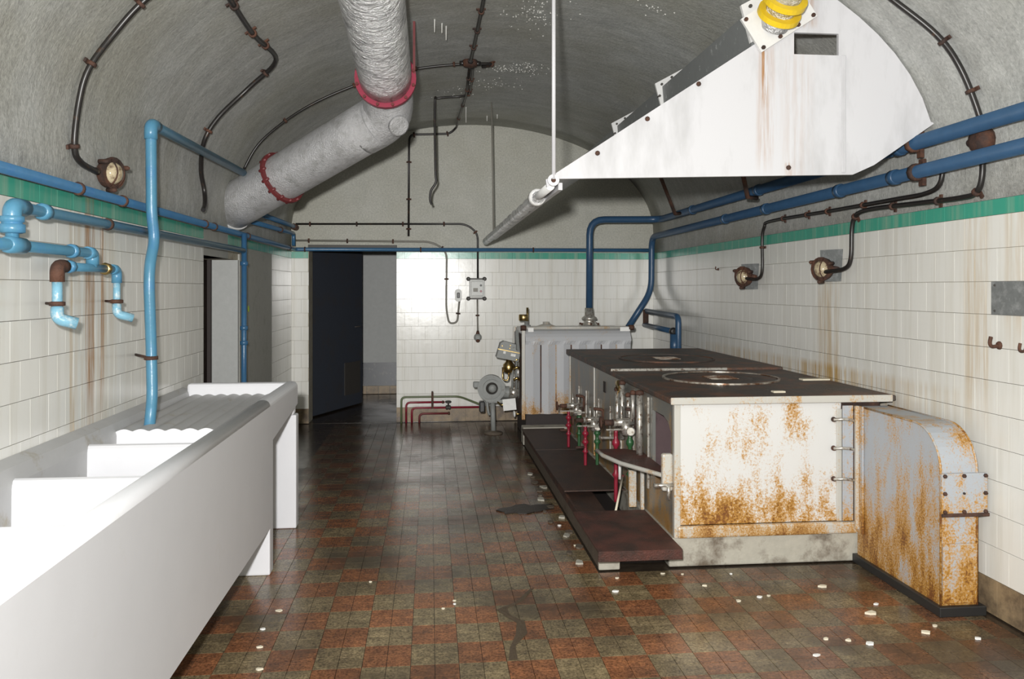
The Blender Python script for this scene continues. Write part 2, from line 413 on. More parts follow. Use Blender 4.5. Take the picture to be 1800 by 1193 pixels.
ROOT = {}
def base_of(o):
    while o.parent is not None: o = o.parent
    return V(o.location)
def obj(name, bm, mat, parent=None, smooth=False, loc=None):
    """link bm (world coordinates) as one mesh object"""
    bmesh.ops.recalc_face_normals(bm, faces=bm.faces[:])
    off = base_of(parent) if parent is not None else (V(loc) if loc is not None else V((0, 0, 0)))
    if off.length: bmesh.ops.translate(bm, verts=bm.verts[:], vec=-off)
    me = bpy.data.meshes.new(name); bm.to_mesh(me); bm.free()
    me.materials.append(MATS[mat])
    o = bpy.data.objects.new(name, me); COL.objects.link(o)
    if parent is not None: o.parent = parent
    else: o.location = off
    if smooth:
        for p in me.polygons: p.use_smooth = True
    return o
def tag(o, label, cat, group=None):
    o['label'] = label; o['category'] = cat
    if group: o['group'] = group
    return o
def thing(name, label, cat, loc=(0, 0, 0), group=None):
    o = bpy.data.objects.new(name, None); o.empty_display_size = 0.1
    COL.objects.link(o); o.location = loc
    return tag(o, label, cat, group)
def struct(name, bm, mat):
    o = obj(name, bm, mat); o['kind'] = 'structure'; return o

# ------------------------------------------------------------------ room shell
def to_px(x, y, z):
    th = R(5.75); d = x * math.sin(th) + y * math.cos(th)
    if d < 0.3: return None
    return (900 + 1430 * (x * math.cos(th) - y * math.sin(th)) / d, 507 - 1430 * (z - 1.48) / d, d)

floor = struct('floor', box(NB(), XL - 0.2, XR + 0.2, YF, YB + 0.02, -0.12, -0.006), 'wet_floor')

T = 0.012   # how far the tile faces stand in front of the bedding
OY0, OY1, OZ1 = 5.63, 6.66, 1.705      # opening in the left wall
bm = NB()
box(bm, XL - 0.25, XL - T, YF, OY0, 0, ZG1)
box(bm, XL - 0.25, XL - T, OY0, OY1, OZ1, ZG1)
box(bm, XL - 0.25, XL - T, OY1, YB, 0, ZG1)
wall_left = struct('wall_left', bm, 'grout')
wall_right = struct('wall_right', box(NB(), XR + T, XR + 0.25, YF, YB, 0, ZG1), 'grout')
DX0, DX1, DZ1 = -1.325, -0.37, 1.925   # doorway in the back wall
bm = NB()
box(bm, XL - 0.25, DX0, YB + T, YB + 0.3, 0, ZG1)
box(bm, DX1, XR + 0.25, YB + T, YB + 0.3, 0, ZG1)
wall_back = struct('wall_back', bm, 'grout')
# rendered tympanum above the tiles
def arch_pts(n=40, z0=ZG1, a=AX, b=BZ):
    pts = [(CX + a, z0)]
    for i in range(n + 1):
        t = math.pi * i / n
        pts.append((CX + a * math.cos(t), ZS + b * math.sin(t)))
    pts.append((CX - a, z0)); return pts
bm = NB()
ap = arch_pts()
prism(bm, [(XR + 0.2, DZ1)] + [(x + (0.2 if x > CX else -0.2) * (1 if z <= ZS + 1e-6 else 0), z) if False else (CX + (x - CX) * 1.05, ZS + (z - ZS) * 1.05 if z > ZS else z) for x, z in ap[1:-1]] + [(XL - 0.2, DZ1)], 'Y', YB, YB + 0.3)
box(bm, XL - 0.2, DX0, YB, YB + 0.3, ZG1, DZ1)
box(bm, DX1, XR + 0.2, YB, YB + 0.3, ZG1, DZ1)
tymp = obj('gable_render', bm, 'render_concrete', wall_back)
# vault
bm = NB()
ys = [YF + (YB - YF) * i / 24 for i in range(25)]
inner = arch_pts(48); outer = arch_pts(48, ZG1, AX + 0.25, BZ + 0.25)
gi = [[bm.verts.new((x, y, z)) for x, z in inner] for y in ys]
go = [[bm.verts.new((x, y, z)) for x, z in outer] for y in ys]
for g, fl_ in ((gi, False), (go, True)):
    for i in range(len(ys) - 1):
        for k in range(len(inner) - 1):
            f = bm.faces.new((g[i][k], g[i + 1][k], g[i + 1][k + 1], g[i][k + 1])); f.smooth = True
for i in (0, len(ys) - 1):
    for k in range(len(inner) - 1): bm.faces.new((gi[i][k], gi[i][k + 1], go[i][k + 1], go[i][k]))
for k in (0, len(inner) - 1):
    for i in range(len(ys) - 1): bm.faces.new((gi[i][k], gi[i + 1][k], go[i + 1][k], go[i][k]))
ceiling = struct('ceiling', bm, 'vault_concrete')
# end wall behind the photographer
bm = NB(); prism(bm, [(XR + 0.2, 0)] + [(CX + (x - CX) * 1.05, ZS + (z - ZS) * 1.05 if z > ZS else z) for x, z in ap[1:-1]] + [(XL - 0.2, 0)], 'Y', YF - 0.2, YF)
wall_front = struct('wall_front', bm, 'render_concrete')

# ------------------------------------------------------------------ wall tiles
TILE_CACHE = {}
def tile_bm(w, h, d, bev=0.0005):
    bm = NB()
    z0, z1 = 0.0, d
    a = [bm.verts.new(p) for p in ((-w / 2, -h / 2, z0), (w / 2, -h / 2, z0), (w / 2, h / 2, z0), (-w / 2, h / 2, z0))]
    b = [bm.verts.new(p) for p in ((-w / 2, -h / 2, z1 - bev), (w / 2, -h / 2, z1 - bev), (w / 2, h / 2, z1 - bev), (-w / 2, h / 2, z1 - bev))]
    c = [bm.verts.new(p) for p in ((-w / 2 + bev, -h / 2 + bev, z1), (w / 2 - bev, -h / 2 + bev, z1), (w / 2 - bev, h / 2 - bev, z1), (-w / 2 + bev, h / 2 - bev, z1))]
    bm.faces.new(c)
    for i in range(4):
        j = (i + 1) % 4
        bm.faces.new((a[i], a[j], b[j], b[i])); bm.faces.new((b[i], b[j], c[j], c[i]))
    return bm
def tile_mesh(w, h, d, mat, name):
    k = (round(w, 3), round(h, 3), round(d, 3), mat)
    if k not in TILE_CACHE:
        bm = tile_bm(*k[:3]); me = bpy.data.meshes.new(name); bm.to_mesh(me); bm.free(); me.materials.append(MATS[mat])
        TILE_CACHE[k] = me
    return TILE_CACHE[k]
def frame_m(o, ux, uy):
    ux, uy = V(ux), V(uy); uz = ux.cross(uy)
    return Matrix(((ux.x, uy.x, uz.x, o[0]), (ux.y, uy.y, uz.y, o[1]), (ux.z, uy.z, uz.z, o[2]), (0, 0, 0, 1)))
def lay_tiles(parent, items, limit, depth, name, jitter=0.0022):
    """items: (centre, u axis, v axis, width, height, material). The ones that show largest are parts; the rest one part."""
    def score(it):
        p = to_px(*it[0])
        if p is None or not (-60 < p[0] < 1860 and -60 < p[1] < 1253): return 1e6 + abs(it[0][1])
        return p[2]
    items = sorted(items, key=score)
    rest = {}
    for n, (c, ux, uy, w_, h_, mat) in enumerate(items):
        M = frame_m(c, ux, uy) @ Matrix.Rotation(random.uniform(-jitter, jitter), 4, 'X') @ Matrix.Rotation(random.uniform(-jitter, jitter), 4, 'Y')
        if n < limit:
            o = bpy.data.objects.new(name, tile_mesh(w_, h_, depth, mat, name)); COL.objects.link(o)
            o.parent = parent; o.matrix_local = M
        else:
            bm = rest.setdefault(mat, NB())
            t = tile_bm(w_, h_, depth); 
            vm = {v: bm.verts.new(M @ v.co) for v in t.verts}
            for f in t.faces: bm.faces.new([vm[v] for v in f.verts])
            t.free()
    for mat, bm in rest.items():
        me = bpy.data.meshes.new(name + '_field'); bm.to_mesh(me); bm.free(); me.materials.append(MATS[mat])
        o = bpy.data.objects.new(name + '_field', me); COL.objects.link(o); o.parent = parent; o['kind'] = 'stuff'

GH, GV = 0.0024, 0.0008
def rows(a0, a1, blocks, phase=0.0):
    """running bond rows from skirting to band; blocks(z0,z1) -> list of (a,b) intervals that stay bare. yields (a0,a1,z0,z1,kind)"""
    out = []
    for r_ in range(12):
        z1 = ZG0 - r_ * ROW; z0 = z1 - ROW
        kind = 'tile_glaze'
        if r_ == 11: z1, z0, kind = ZSK, 0.0, 'skirting_tile'
        iv = [(a0, a1)]
        for (p, q) in blocks(z0, z1):
            nv = []
            for (s, e) in iv:
                if q <= s or p >= e: nv.append((s, e))
                else:
                    if p > s: nv.append((s, p))
                    if q < e: nv.append((q, e))
            iv = nv
        off = phase + (0.075 if r_ % 2 else 0)
        for s, e in iv:
            k = math.floor((s - off) / ROW)
            x = off + k * ROW
            while x < e - 1e-4:
                p, q = max(s, x), min(e, x + ROW)
                if q - p > 0.012: out.append((p, q, z0, z1, kind))
                x += ROW
    # green band
    iv = [(a0, a1)]
    for (p, q) in blocks(ZG0, ZG1):
        nv = []
        for (s, e) in iv:
            if q <= s or p >= e: nv.append((s, e))
            else:
                if p > s: nv.append((s, p))
                if q < e: nv.append((q, e))
        iv = nv
    for s, e in iv:
        x = phase + math.floor((s - phase) / ROW) * ROW
        while x < e - 1e-4:
            p, q = max(s, x), min(e, x + ROW)
            if q - p > 0.012: out.append((p, q, ZG0, ZG1, 'green_glaze'))
            x += ROW
    return out
def left_blocks(z0, z1):
    b = []
    if z0 < OZ1 - 0.01: b.append((OY0, OY1))
    if z0 > 1.70: b.append((OY0, 6.30))
    elif z0 > 1.60: b.append((OY0, OY1))
    if z1 < ZG0 + 0.01: b.append((OY1, 7.98))
    return b
it = [((XL - T, (p + q) / 2, (z0 + z1) / 2), (0, 1, 0), (0, 0, 1), q - p - GV, z1 - z0 - GH, k) for p, q, z0, z1, k in rows(1.2, YB, left_blocks, 0.03)]
lay_tiles(wall_left, it, 300, T, 'tile')
it = [((XR + T, (p + q) / 2, (z0 + z1) / 2), (0, -1, 0), (0, 0, 1), q - p - GV, z1 - z0 - GH, k) for p, q, z0, z1, k in rows(1.2, YB, lambda a, b: [], 0.05)]
# the tiles hidden behind the range and the air duct come last
it.sort(key=lambda t: 0 if t[0][2] > 0.8 or t[0][1] < 3.4 else 1)
vis = [t for t in it if (t[0][2] > 0.78 or t[0][1] < 3.5) and t[0][1] > 2.9]
hid = [t for t in it if t not in vis]
lay_tiles(wall_right, vis, 300, T, 'tile')
def lay_rest(parent, items, name):
    lay_tiles(parent, items, 0, T, name)
lay_rest(wall_right, hid, 'tile')
it = [(((p + q) / 2, YB + T, (z0 + z1) / 2), (1, 0, 0), (0, 0, 1), q - p - GV, z1 - z0 - GH, k) for p, q, z0, z1, k in rows(XL, XR, lambda a, b: [(DX0, DX1)], 0.02)]
lay_tiles(wall_back, it, 300, T, 'tile')

# smooth grey panel beyond the side opening, raw lintel, reveals
pp = obj('plaster_panel', box(NB(), XL - 0.02, XL + 0.002, OY1, 7.98, ZSK, ZG0), 'grey_plaster', wall_left)
obj('lintel', box(NB(), XL - 0.25, XL - 0.001, OY0 + 0.002, 6.30, OZ1, ZG1 + 0.002), 'grey_plaster', wall_left)
obj('jamb', box(NB(), XL - 0.62, XL - 0.003, OY1 - 0.04, OY1 + 0.2, 0, OZ1), 'corridor_paint', wall_left)
obj('paint_dab', lathe(NB(), (XL + 0.001, 6.98, 1.31), (1, 0, 0), [(0.028, 0), (0.026, 0.003), (0.01, 0.004)], 12), 'lime_paint', wall_left)
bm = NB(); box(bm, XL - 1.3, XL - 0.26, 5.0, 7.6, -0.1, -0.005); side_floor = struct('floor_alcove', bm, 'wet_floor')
bm = NB(); box(bm, XL - 1.4, XL - 1.3, 5.0, 7.6, 0, 2.1); box(bm, XL - 1.3, XL - 0.25, 7.5, 7.6, 0, 2.1); box(bm, XL - 1.3, XL - 0.25, 5.0, 5.1, 0, 2.1); box(bm, XL - 1.4, XL - 0.25, 5.0, 7.6, 2.1, 2.2)
struct('wall_alcove', bm, 'corridor_paint')
d2 = struct('door_2', box(NB(), XL - 0.60, XL - 0.235, OY1 - 0.10, OY1 - 0.045, 0, OZ1 + 0.1, 0.004), 'brown_timber')
d2b = obj('door_stile', box(NB(), XL - 0.23, XL - 0.20, OY1 - 0.09, OY1 - 0.045, 0, OZ1 + 0.1, 0.004), 'soot', d2)

# corridor behind the back doorway
CY = 11.58
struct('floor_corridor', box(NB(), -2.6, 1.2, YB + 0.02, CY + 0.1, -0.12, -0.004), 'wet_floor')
bm = NB(); box(bm, -2.6, 1.2, CY, CY + 0.15, 0, 2.5); box(bm, -2.6, -2.45, YB + 0.3, CY, 0, 2.5); box(bm, 1.05, 1.2, YB + 0.3, CY, 0, 2.5)
wc = struct('wall_corridor', bm, 'corridor_paint')
struct('ceiling_corridor', box(NB(), -2.6, 1.2, YB + 0.3, CY + 0.15, 2.5, 2.6), 'corridor_paint')
b1 = struct('baseboard_corridor', box(NB(), -2.45, 1.05, CY - 0.012, CY, 0.115, 0.44), 'dark_skirting')
for i in range(16):
    obj('skirting_tile', box(NB(), -2.0 + i * 0.16, -2.0 + i * 0.16 + 0.156, CY - 0.016, CY - 0.001, 0, 0.113, 0.003), 'skirting_tile', b1)
# door leaf
hx, hy, ex, ey = -1.36, 9.52, -0.885, 10.62
dv = V((ex - hx, ey - hy, 0)); L = dv.length; dn = dv.normalized(); nn = V((dn.y, -dn.x, 0))
bm = NB(); obox(bm, V((hx, hy, 0.985)) + dv / 2, dn * L / 2, nn * 0.02, V((0, 0, 0.97)))
door1 = struct('door_1', bm, 'slate_paint')
bm = NB(); obox(bm, V((hx, hy, 0.36)) + dn * L * 0.78 + nn * 0.023, dn * 0.20, nn * 0.004, V((0, 0, 0.20)))
obj('kick_grille', bm, 'dark_steel', door1)
bm = NB(); tube(bm, fillet([V((hx, hy, 1.0)) + dn * L * 0.9 + nn * 0.02, V((hx, hy, 1.0)) + dn * L * 0.9 + nn * 0.06, V((hx, hy, 1.0)) + dn * L * 0.78 + nn * 0.06], 0.01), 0.008)
obj('door_handle', bm, 'dark_steel', door1)
for z in (0.3, 1.6):
    obj('hinge', tube(NB(), [(hx - 0.01, hy - 0.02, z), (hx - 0.01, hy - 0.02, z + 0.12)], 0.012), 'dark_steel', door1)
t1 = struct('trim_1', box(NB(), DX0 - 0.005, DX1 + 0.005, YB - 0.014, YB + 0.03, DZ1 - 0.005, DZ1 + 0.035, 0.004), 'dark_steel')

# ------------------------------------------------------------------ floor tiles
P = 0.095
it = []
x = -0.076 - 9 * P
xi = -9
def floor_open(cx, cy):
    if cx > 0.86 and cy > 4.2: return False          # under platform and range
    return True
for i in range(-17, 29):
    for j in range(-24, 62):
        cx, cy = -0.076 + (i + 0.5) * P, 3.22 + (j + 0.5) * P
        if cx < XL + 0.03 or cx > XR - 0.03 or cy > YB - 0.04: continue
        beige = ((i // 2) + (j // 2)) % 2 == 0
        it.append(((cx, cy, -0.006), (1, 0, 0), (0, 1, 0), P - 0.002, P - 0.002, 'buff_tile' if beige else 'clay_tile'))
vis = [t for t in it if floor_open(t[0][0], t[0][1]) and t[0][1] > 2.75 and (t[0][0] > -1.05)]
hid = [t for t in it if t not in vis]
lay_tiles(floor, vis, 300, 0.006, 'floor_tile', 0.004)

# ------------------------------------------------------------------ pipe and cable helpers
def along(path, f):
    """point and direction at fraction f of a polyline"""
    path = [V(p) for p in path]
    ls_ = [(path[i + 1] - path[i]).length for i in range(len(path) - 1)]
    t = f * sum(ls_)
    for i, l in enumerate(ls_):
        if t <= l or i == len(ls_) - 1:
            d = (path[i + 1] - path[i]).normalized(); return path[i] + d * min(t, l), d
        t -= l
def run(name, label, cat, pts, r, mat, fil=0.0, smooth=False, rings=(), ring_mat=None, ring_r=1.5, ring_l=0.03, part='pipe', group=None, seg=12, ring_name='coupling'):
    root = thing(name, label, cat, tuple(pts[0]), group)
    path = smooth_path(pts) if smooth else fillet(pts, fil)
    obj(part, tube(NB(), path, r, seg), mat, root)
    for f in rings:
        p, d = along(path, f)
        obj(ring_name, lathe(NB(), p - d * ring_l / 2, d, [(r * 1.02, 0), (r * ring_r, 0.003), (r * ring_r, ring_l - 0.003), (r * 1.02, ring_l)], seg), ring_mat or mat, root)
    return root
def clip(root, p, d, side, r, mat='rust_iron', l=0.018):
    """saddle clip: band round the cable plus a lug against the wall"""
    p, d, side = V(p), V(d).normalized(), V(side).normalized()
    bm = lathe(NB(), p - d * l / 2, d, [(r * 1.25, 0), (r * 1.6, 0.002), (r * 1.6, l - 0.002), (r * 1.25, l)], 10)
    lat = d.cross(side).normalized()
    obox(bm, p + side * r * 1.2, d * l * 0.5, lat * r * 2.4, side * r * 0.35)
    obj('clip', bm, mat, root)

# ------------------------------------------------------------------ sink
SX0, SX1 = XL + 0.002, -0.82        # back and front faces
SI = -0.90                          # inner face of the front wall
sink = thing('wash_trough', 'long white concrete wash trough with three basins and a ribbed draining board', 'sink', (-1.15, 3.2, 0))
SN, SD, SE = 1.0, 4.30, 5.17        # near end, end of basin block, far end
def rim_pts(z0, z1):
    n = 5; rr = 0.032; pts = [(SI, z0), (SX1, z0)]
    for k in range(n + 1):
        a = math.pi / 2 * k / n; pts.append((SX1 - rr + rr * math.cos(a), z1 - rr + rr * math.sin(a)))
    for k in range(n + 1):
        a = math.pi / 2 + math.pi / 2 * k / n; pts.append((SI + rr + rr * math.cos(a), z1 - rr + rr * math.sin(a)))
    return pts
bm = NB(); prism(bm, rim_pts(0.245, 0.905), 'Y', SN, SD)
for f in bm.faces: f.smooth = len(f.verts) == 4 and f.calc_area() < 0.2
obj('front_wall', bm, 'sink_white', sink)
bm = NB()
pa, pb = rim_pts(0.68, 0.905), rim_pts(0.765, 0.905)
va = [bm.verts.new((p[0], SD, p[1])) for p in pa]; vb = [bm.verts.new((p[0], SE, p[1])) for p in pb]
bm.faces.new(va); bm.faces.new(vb[::-1])
for i in range(len(va)): bm.faces.new((va[i], vb[i], vb[(i + 1) % len(va)], va[(i + 1) % len(va)]))
obj('draining_apron', bm, 'sink_white', sink)
bm = NB(); prism(bm, [(SX0, 0.245), (SX0 + 0.06, 0.245), (SX0 + 0.065, 0.80), (SX0 + 0.05, 0.855), (SX0, 0.875)], 'Y', SN, SE)
obj('back_ledge', bm, 'sink_grey', sink)
obj('basin_floor', box(NB(), SX0 + 0.05, SI + 0.02, SN, 3.92, 0.245, 0.33), 'sink_white', sink)
for yc in (SN + 0.05, 1.80, 2.40, 3.01, 3.635):
    bm = NB()
    n = 6; rr = 0.03
    pts = [(yc - 0.035, 0.32), (yc - 0.03, 0.78)]
    for k in range(n + 1):
        a = math.pi * (1 - k / n); pts.append((yc + 0.03 * math.cos(a), 0.785 + 0.03 * math.sin(a)))
    pts += [(yc + 0.03, 0.78), (yc + 0.035, 0.32)]
    prism(bm, pts, 'X', SX0 + 0.055, SI + 0.01)
    obj('divider', bm, 'sink_white', sink)
# ledge between the last basin and the board
obj('waste_ledge', box(NB(), SX0 + 0.055, SI + 0.01, 3.66, 3.95, 0.70, 0.755, 0.008), 'sink_white', sink)
# ribbed draining board
bm = NB()
nx = 66; xs = [SX0 + 0.06 + (SI + 0.005 - SX0 - 0.06) * i / nx for i in range(nx + 1)]
prof = [0.817 + 0.011 * abs(math.sin(i * math.pi / (nx / 7.5))) for i in range(nx + 1)]
yv = [3.93, 3.96, 4.5, 5.10]
g = [[bm.verts.new((xs[i], y, prof[i] + (0.010 if q else 0.0) * (y - 3.93))) for i in range(nx + 1)] for q, y in enumerate(yv)]
for a in range(len(yv) - 1):
    for i in range(nx):
        f = bm.faces.new((g[a][i], g[a][i + 1], g[a + 1][i + 1], g[a + 1][i]))
obj('draining_board', bm, 'sink_grey', sink)
bm = NB()
t_ = [bm.verts.new((xs[i], 3.93, prof[i])) for i in range(nx + 1)]; b_ = [bm.verts.new((xs[i], 3.925, 0.68)) for i in range(nx + 1)]
for i in range(nx): bm.faces.new((t_[i], t_[i + 1], b_[i + 1], b_[i]))
t2 = [bm.verts.new((xs[i], 3.97, prof[i] - 0.004)) for i in range(nx + 1)]; b2 = [bm.verts.new((xs[i], 3.97, 0.68)) for i in range(nx + 1)]
for i in range(nx): bm.faces.new((t2[i], b2[i], b2[i + 1], t2[i + 1])); bm.faces.new((t_[i], t2[i], t2[i + 1], t_[i + 1])); bm.faces.new((b_[i], b_[i + 1], b2[i + 1], b2[i]))
obj('board_front', bm, 'sink_white', sink)
obj('board_underside', box(NB(), SX0 + 0.06, SI + 0.01, 3.97, 5.12, 0.745, 0.80), 'sink_white', sink)
obj('end_wall', box(NB(), SX0 + 0.04, SX1 - 0.01, 5.10, SE, 0.70, 0.903, 0.018), 'sink_white', sink)
for y in (4.30, 5.13):
    obj('leg', box(NB(), -1.35, SX1 - 0.002, y, y + 0.09, 0.0, 0.70, 0.008), 'sink_white', sink)
obj('leg', box(NB(), -1.40, SX1 - 0.03, 1.6, 1.69, 0.0, 0.26, 0.008), 'sink_white', sink)
obj('rust_stain', lathe(NB(), (SI - 0.012, 3.635, 0.8135), (0, 0, 1), [(0.028, 0), (0.026, 0.0025), (0.008, 0.0028)], 14), 'rust_iron', sink)

# ------------------------------------------------------------------ left wall pipework
zt = 1.892
run('service_pipe', 'thin blue pipe along the top of the left wall tiles and across the back wall', 'pipe',
    [(-1.455, 1.6, zt), (-1.455, 8.98, zt + 0.012), (2.50, 8.98, zt + 0.02)], 0.021, 'blue_paint', 0.05,
    rings=(0.172, 0.215, 0.34, 0.36, 0.45, 0.62, 0.66, 0.77, 0.88), ring_mat='rust_iron', ring_r=1.35, ring_l=0.016, ring_name='clip')
q = thing('supply_pipe', 'light blue pipe with a union elbow below the green tile band on the left wall', 'pipe', (-1.42, 2.93, 1.60))
zu = 1.762
obj('pipe', tube(NB(), fillet([(-1.42, 2.935, 1.63), (-1.42, 2.935, zu), (-1.42, 6.39, zu + 0.008)], 0.05), 0.021), 'light_blue_paint', q)
obj('elbow', tube(NB(), fillet([(-1.42, 2.935, 1.705), (-1.42, 2.935, zu), (-1.42, 3.02, zu)], 0.055, 8), 0.030, 14), 'light_blue_paint', q)
obj('union_nut', lathe(NB(), (-1.42, 2.935, 1.668), (0, 0, 1), [(0.03, 0), (0.043, 0.004), (0.043, 0.03), (0.034, 0.033), (0.034, 0.038), (0.04, 0.04), (0.04, 0.058), (0.028, 0.06)], 8), 'light_blue_paint', q)
for y in (3.14, 4.35):
    obj('coupling', lathe(NB(), (-1.42, y, zu + 0.001), (0, 1, 0), [(0.022, 0), (0.031, 0.004), (0.031, 0.04), (0.022, 0.044)], 12), 'light_blue_paint', q)
for y in (3.75,):
    obj('clip', lathe(NB(), (-1.42, y, zu + 0.002), (0, 1, 0), [(0.022, 0), (0.027, 0.002), (0.027, 0.02), (0.022, 0.022)], 12), 'rust_iron', q)
q = thing('tap_branch', 'pale blue branch pipe with two down-turned basin spouts on the left wall', 'pipe', (-1.40, 3.3, 1.35))
xb = -1.40; zb = 1.628
obj('pipe', tube(NB(), fillet([(xb - 0.01, 1.7, zb), (xb - 0.01, 3.575, zb), (xb - 0.01, 3.575, 1.568)], 0.04), 0.020), 'light_blue_paint', q)
obj('tee', lathe(NB(), (xb - 0.01, 2.88, zb), (0, 1, 0), [(0.02, 0), (0.029, 0.004), (0.029, 0.106), (0.02, 0.11)], 12), 'light_blue_paint', q)
obj('coupling', lathe(NB(), (xb - 0.01, 3.36, zb), (0, 1, 0), [(0.02, 0), (0.028, 0.004), (0.028, 0.03), (0.02, 0.034)], 12), 'light_blue_paint', q)
obj('elbow', tube(NB(), fillet([(xb - 0.01, 3.52, zb), (xb - 0.01, 3.575, zb), (xb - 0.01, 3.575, 1.58)], 0.035, 8), 0.026, 12), 'light_blue_paint', q)
obj('spreader', tube(NB(), [(xb - 0.01, 3.30, 1.566), (xb - 0.01, 3.82, 1.566)], 0.0175), 'light_blue_paint', q)
obj('union_nut', lathe(NB(), (xb - 0.01, 3.34, 1.566), (0, 1, 0), [(0.02, 0), (0.026, 0.004), (0.026, 0.03), (0.02, 0.034)], 8), 'light_blue_paint', q)
obj('brass_nut', lathe(NB(), (xb - 0.01, 3.70, 1.566), (0, 1, 0), [(0.018, 0), (0.027, 0.004), (0.027, 0.028), (0.018, 0.032)], 8), 'brass', q)
for yy, rm, s in ((3.25, 'rust_iron', 1.0), (3.84, 'light_blue_paint', 0.85)):
    sg = -1 if yy < 3.5 else 1
    obj('elbow', tube(NB(), fillet([(xb - 0.01, yy - sg * 0.06, 1.566), (xb - 0.01, yy, 1.566), (xb - 0.01, yy, 1.505)], 0.045, 8), 0.026 * s, 12), rm, q)
    sp = obj('spout', tube(NB(), [(xb - 0.01, yy, 1.52), (xb - 0.01, yy, 1.385)], 0.0185 * s), 'pale_blue_paint', q)
    obj('nozzle', tube(NB(), fillet([(xb - 0.01, yy, 1.41), (xb - 0.01, yy, 1.365), (xb + 0.05, yy + 0.03, 1.345)], 0.04, 8), 0.023 * s, 12), 'pale_blue_paint', sp)
    bm = lathe(NB(), (xb - 0.01, yy, 1.413), (0, 0, 1), [(0.02, 0), (0.028, 0.002), (0.028, 0.016), (0.02, 0.018)], 12)
    tube(bm, [(xb - 0.02, yy + 0.01, 1.422), (XL + 0.002, yy + 0.13, 1.422)], 0.006, 6)
    obj('bracket', bm, 'rust_iron', sp)
# tall pipe in front of the draining board
q = run('drain_pipe', 'tall light blue pipe standing on the draining board and turning along the vault', 'pipe',
    [(-1.345, 4.06, 0.765), (-1.35, 4.13, 0.95), (-1.36, 4.145, 1.2), (-1.36, 4.115, 1.5), (-1.36, 4.125, 1.60), (-1.355, 4.18, 1.72), (-1.36, 4.15, 1.85), (-1.36, 4.14, 2.285), (-1.36, 6.12, 2.327)], 0.026, 'light_blue_paint', 0.05,
    rings=(), seg=14)
obj('foot_collar', lathe(NB(), (-1.343, 4.055, 0.757), (0, 0.3, 1), [(0.044, 0), (0.044, 0.02), (0.034, 0.026), (0.03, 0.05)], 14), 'sink_grey', q)
bm = lathe(NB(), (-1.36, 4.143, 1.13), (0, 0, 1), [(0.026, 0), (0.033, 0.003), (0.033, 0.018), (0.026, 0.021)], 12); tube(bm, [(-1.37, 4.15, 1.14), (XL + 0.002, 4.36, 1.14)], 0.007, 6)
obj('bracket', bm, 'rust_iron', q)
obj('elbow', tube(NB(), fillet([(-1.36, 4.14, 2.21), (-1.36, 4.14, 2.285), (-1.36, 4.22, 2.287)], 0.05, 8), 0.031, 14), 'light_blue_paint', q)
run('riser_pipe', 'slim blue vertical pipe in front of the side opening, behind the trough', 'pipe',
    [(-1.42, 6.40, 0.0), (-1.42, 6.42, 1.90)], 0.021, 'blue_paint', rings=(0.385, 0.56, 0.62, 0.88), ring_r=1.45, ring_l=0.035)
run('stub_pipe', 'upper of two short blue pipes high in the far left corner', 'pipe', [(-1.43, 6.66, 2.105), (-1.43, 8.75, 2.135), (-1.43, 8.92, 2.135)], 0.022, 'blue_paint',
    rings=(0.93, 0.985), ring_mat='rust_iron', ring_l=0.02)
q = run('stub_pipe', 'lower of two short blue pipes high in the far left corner', 'pipe', [(-1.43, 6.66, 2.018), (-1.43, 8.75, 2.06), (-1.43, 8.75, 1.93)], 0.020, 'blue_paint', 0.04,
    rings=(0.6,), ring_mat='rust_iron', ring_l=0.02)

# ------------------------------------------------------------------ cables
CR = 0.0115
def vault_n(p):
    """outward normal of the vault or wall at p"""
    p = V(p)
    if p.z <= ZS: return V((1 if p.x > CX else -1, 0, 0))
    return V(((p.x - CX) / AX ** 2, 0, (p.z - ZS) / BZ ** 2)).normalized()
def cable(label, pts, clips, r=CR, mat='cable_black', side=None, fil=None, name='conduit', clip_mat='rust_iron'):
    root = thing(name, label, 'cable', tuple(pts[0]))
    path = fillet(pts, fil) if fil else smooth_path(pts)
    obj('cable', tube(NB(), path, r, 8), mat, root)
    for f in clips:
        p, d = along(path, f)
        clip(root, p, d, side if side else vault_n(p), r, clip_mat)
    return root
cable('black cable arching down the vault to the rusty lamp on the left wall',
      [(-1.02, 3.60, 2.85), (-1.206, 3.599, 2.707), (-1.333, 3.597, 2.557), (-1.421, 3.565, 2.4), (-1.464, 3.573, 2.259), (-1.487, 3.585, 2.08), (-1.485, 3.64, 2.02), (-1.475, 3.79, 2.00)], (0.22, 0.50, 0.80), 0.0135)
cable('black conduit with a sharp bend on the left vault, its end hanging loose',
      [(-0.968, 3.6, 2.897), (-0.973, 4.102, 2.893), (-0.976, 4.633, 2.89), (-0.955, 5.19, 2.904), (-1.146, 5.33, 2.763), (-1.327, 5.30, 2.566), (-1.417, 5.30, 2.41), (-1.470, 5.42, 2.25), (-1.47, 5.50, 2.12), (-1.45, 5.44, 2.03), (-1.44, 5.36, 1.98)], (0.2, 0.35, 0.44, 0.60, 0.78), 0.015)
cable('thin black cable crossing the vault behind the silver duct to the junction box',
      [(-1.425, 6.42, 2.39), (-1.284, 6.42, 2.622), (-0.962, 6.50, 2.9), (-0.527, 6.52, 3.109), (-0.094, 6.50, 3.225), (0.29, 6.50, 3.274)], (0.25, 0.55, 0.8, 0.95), 0.011)
cable('black cable along the crown of the vault running towards the camera from the junction box',
      [(0.331, 2.5, 3.278), (0.331, 5.055, 3.278), (0.318, 6.47, 3.277)], (0.70, 0.80, 0.90), 0.013)
cable('short black cable stub to the right of the ceiling junction box',
      [(0.335, 6.50, 3.272), (0.46, 6.52, 3.284), (0.50, 6.55, 3.284), (0.42, 6.60, 3.28)], (0.6,), 0.013)
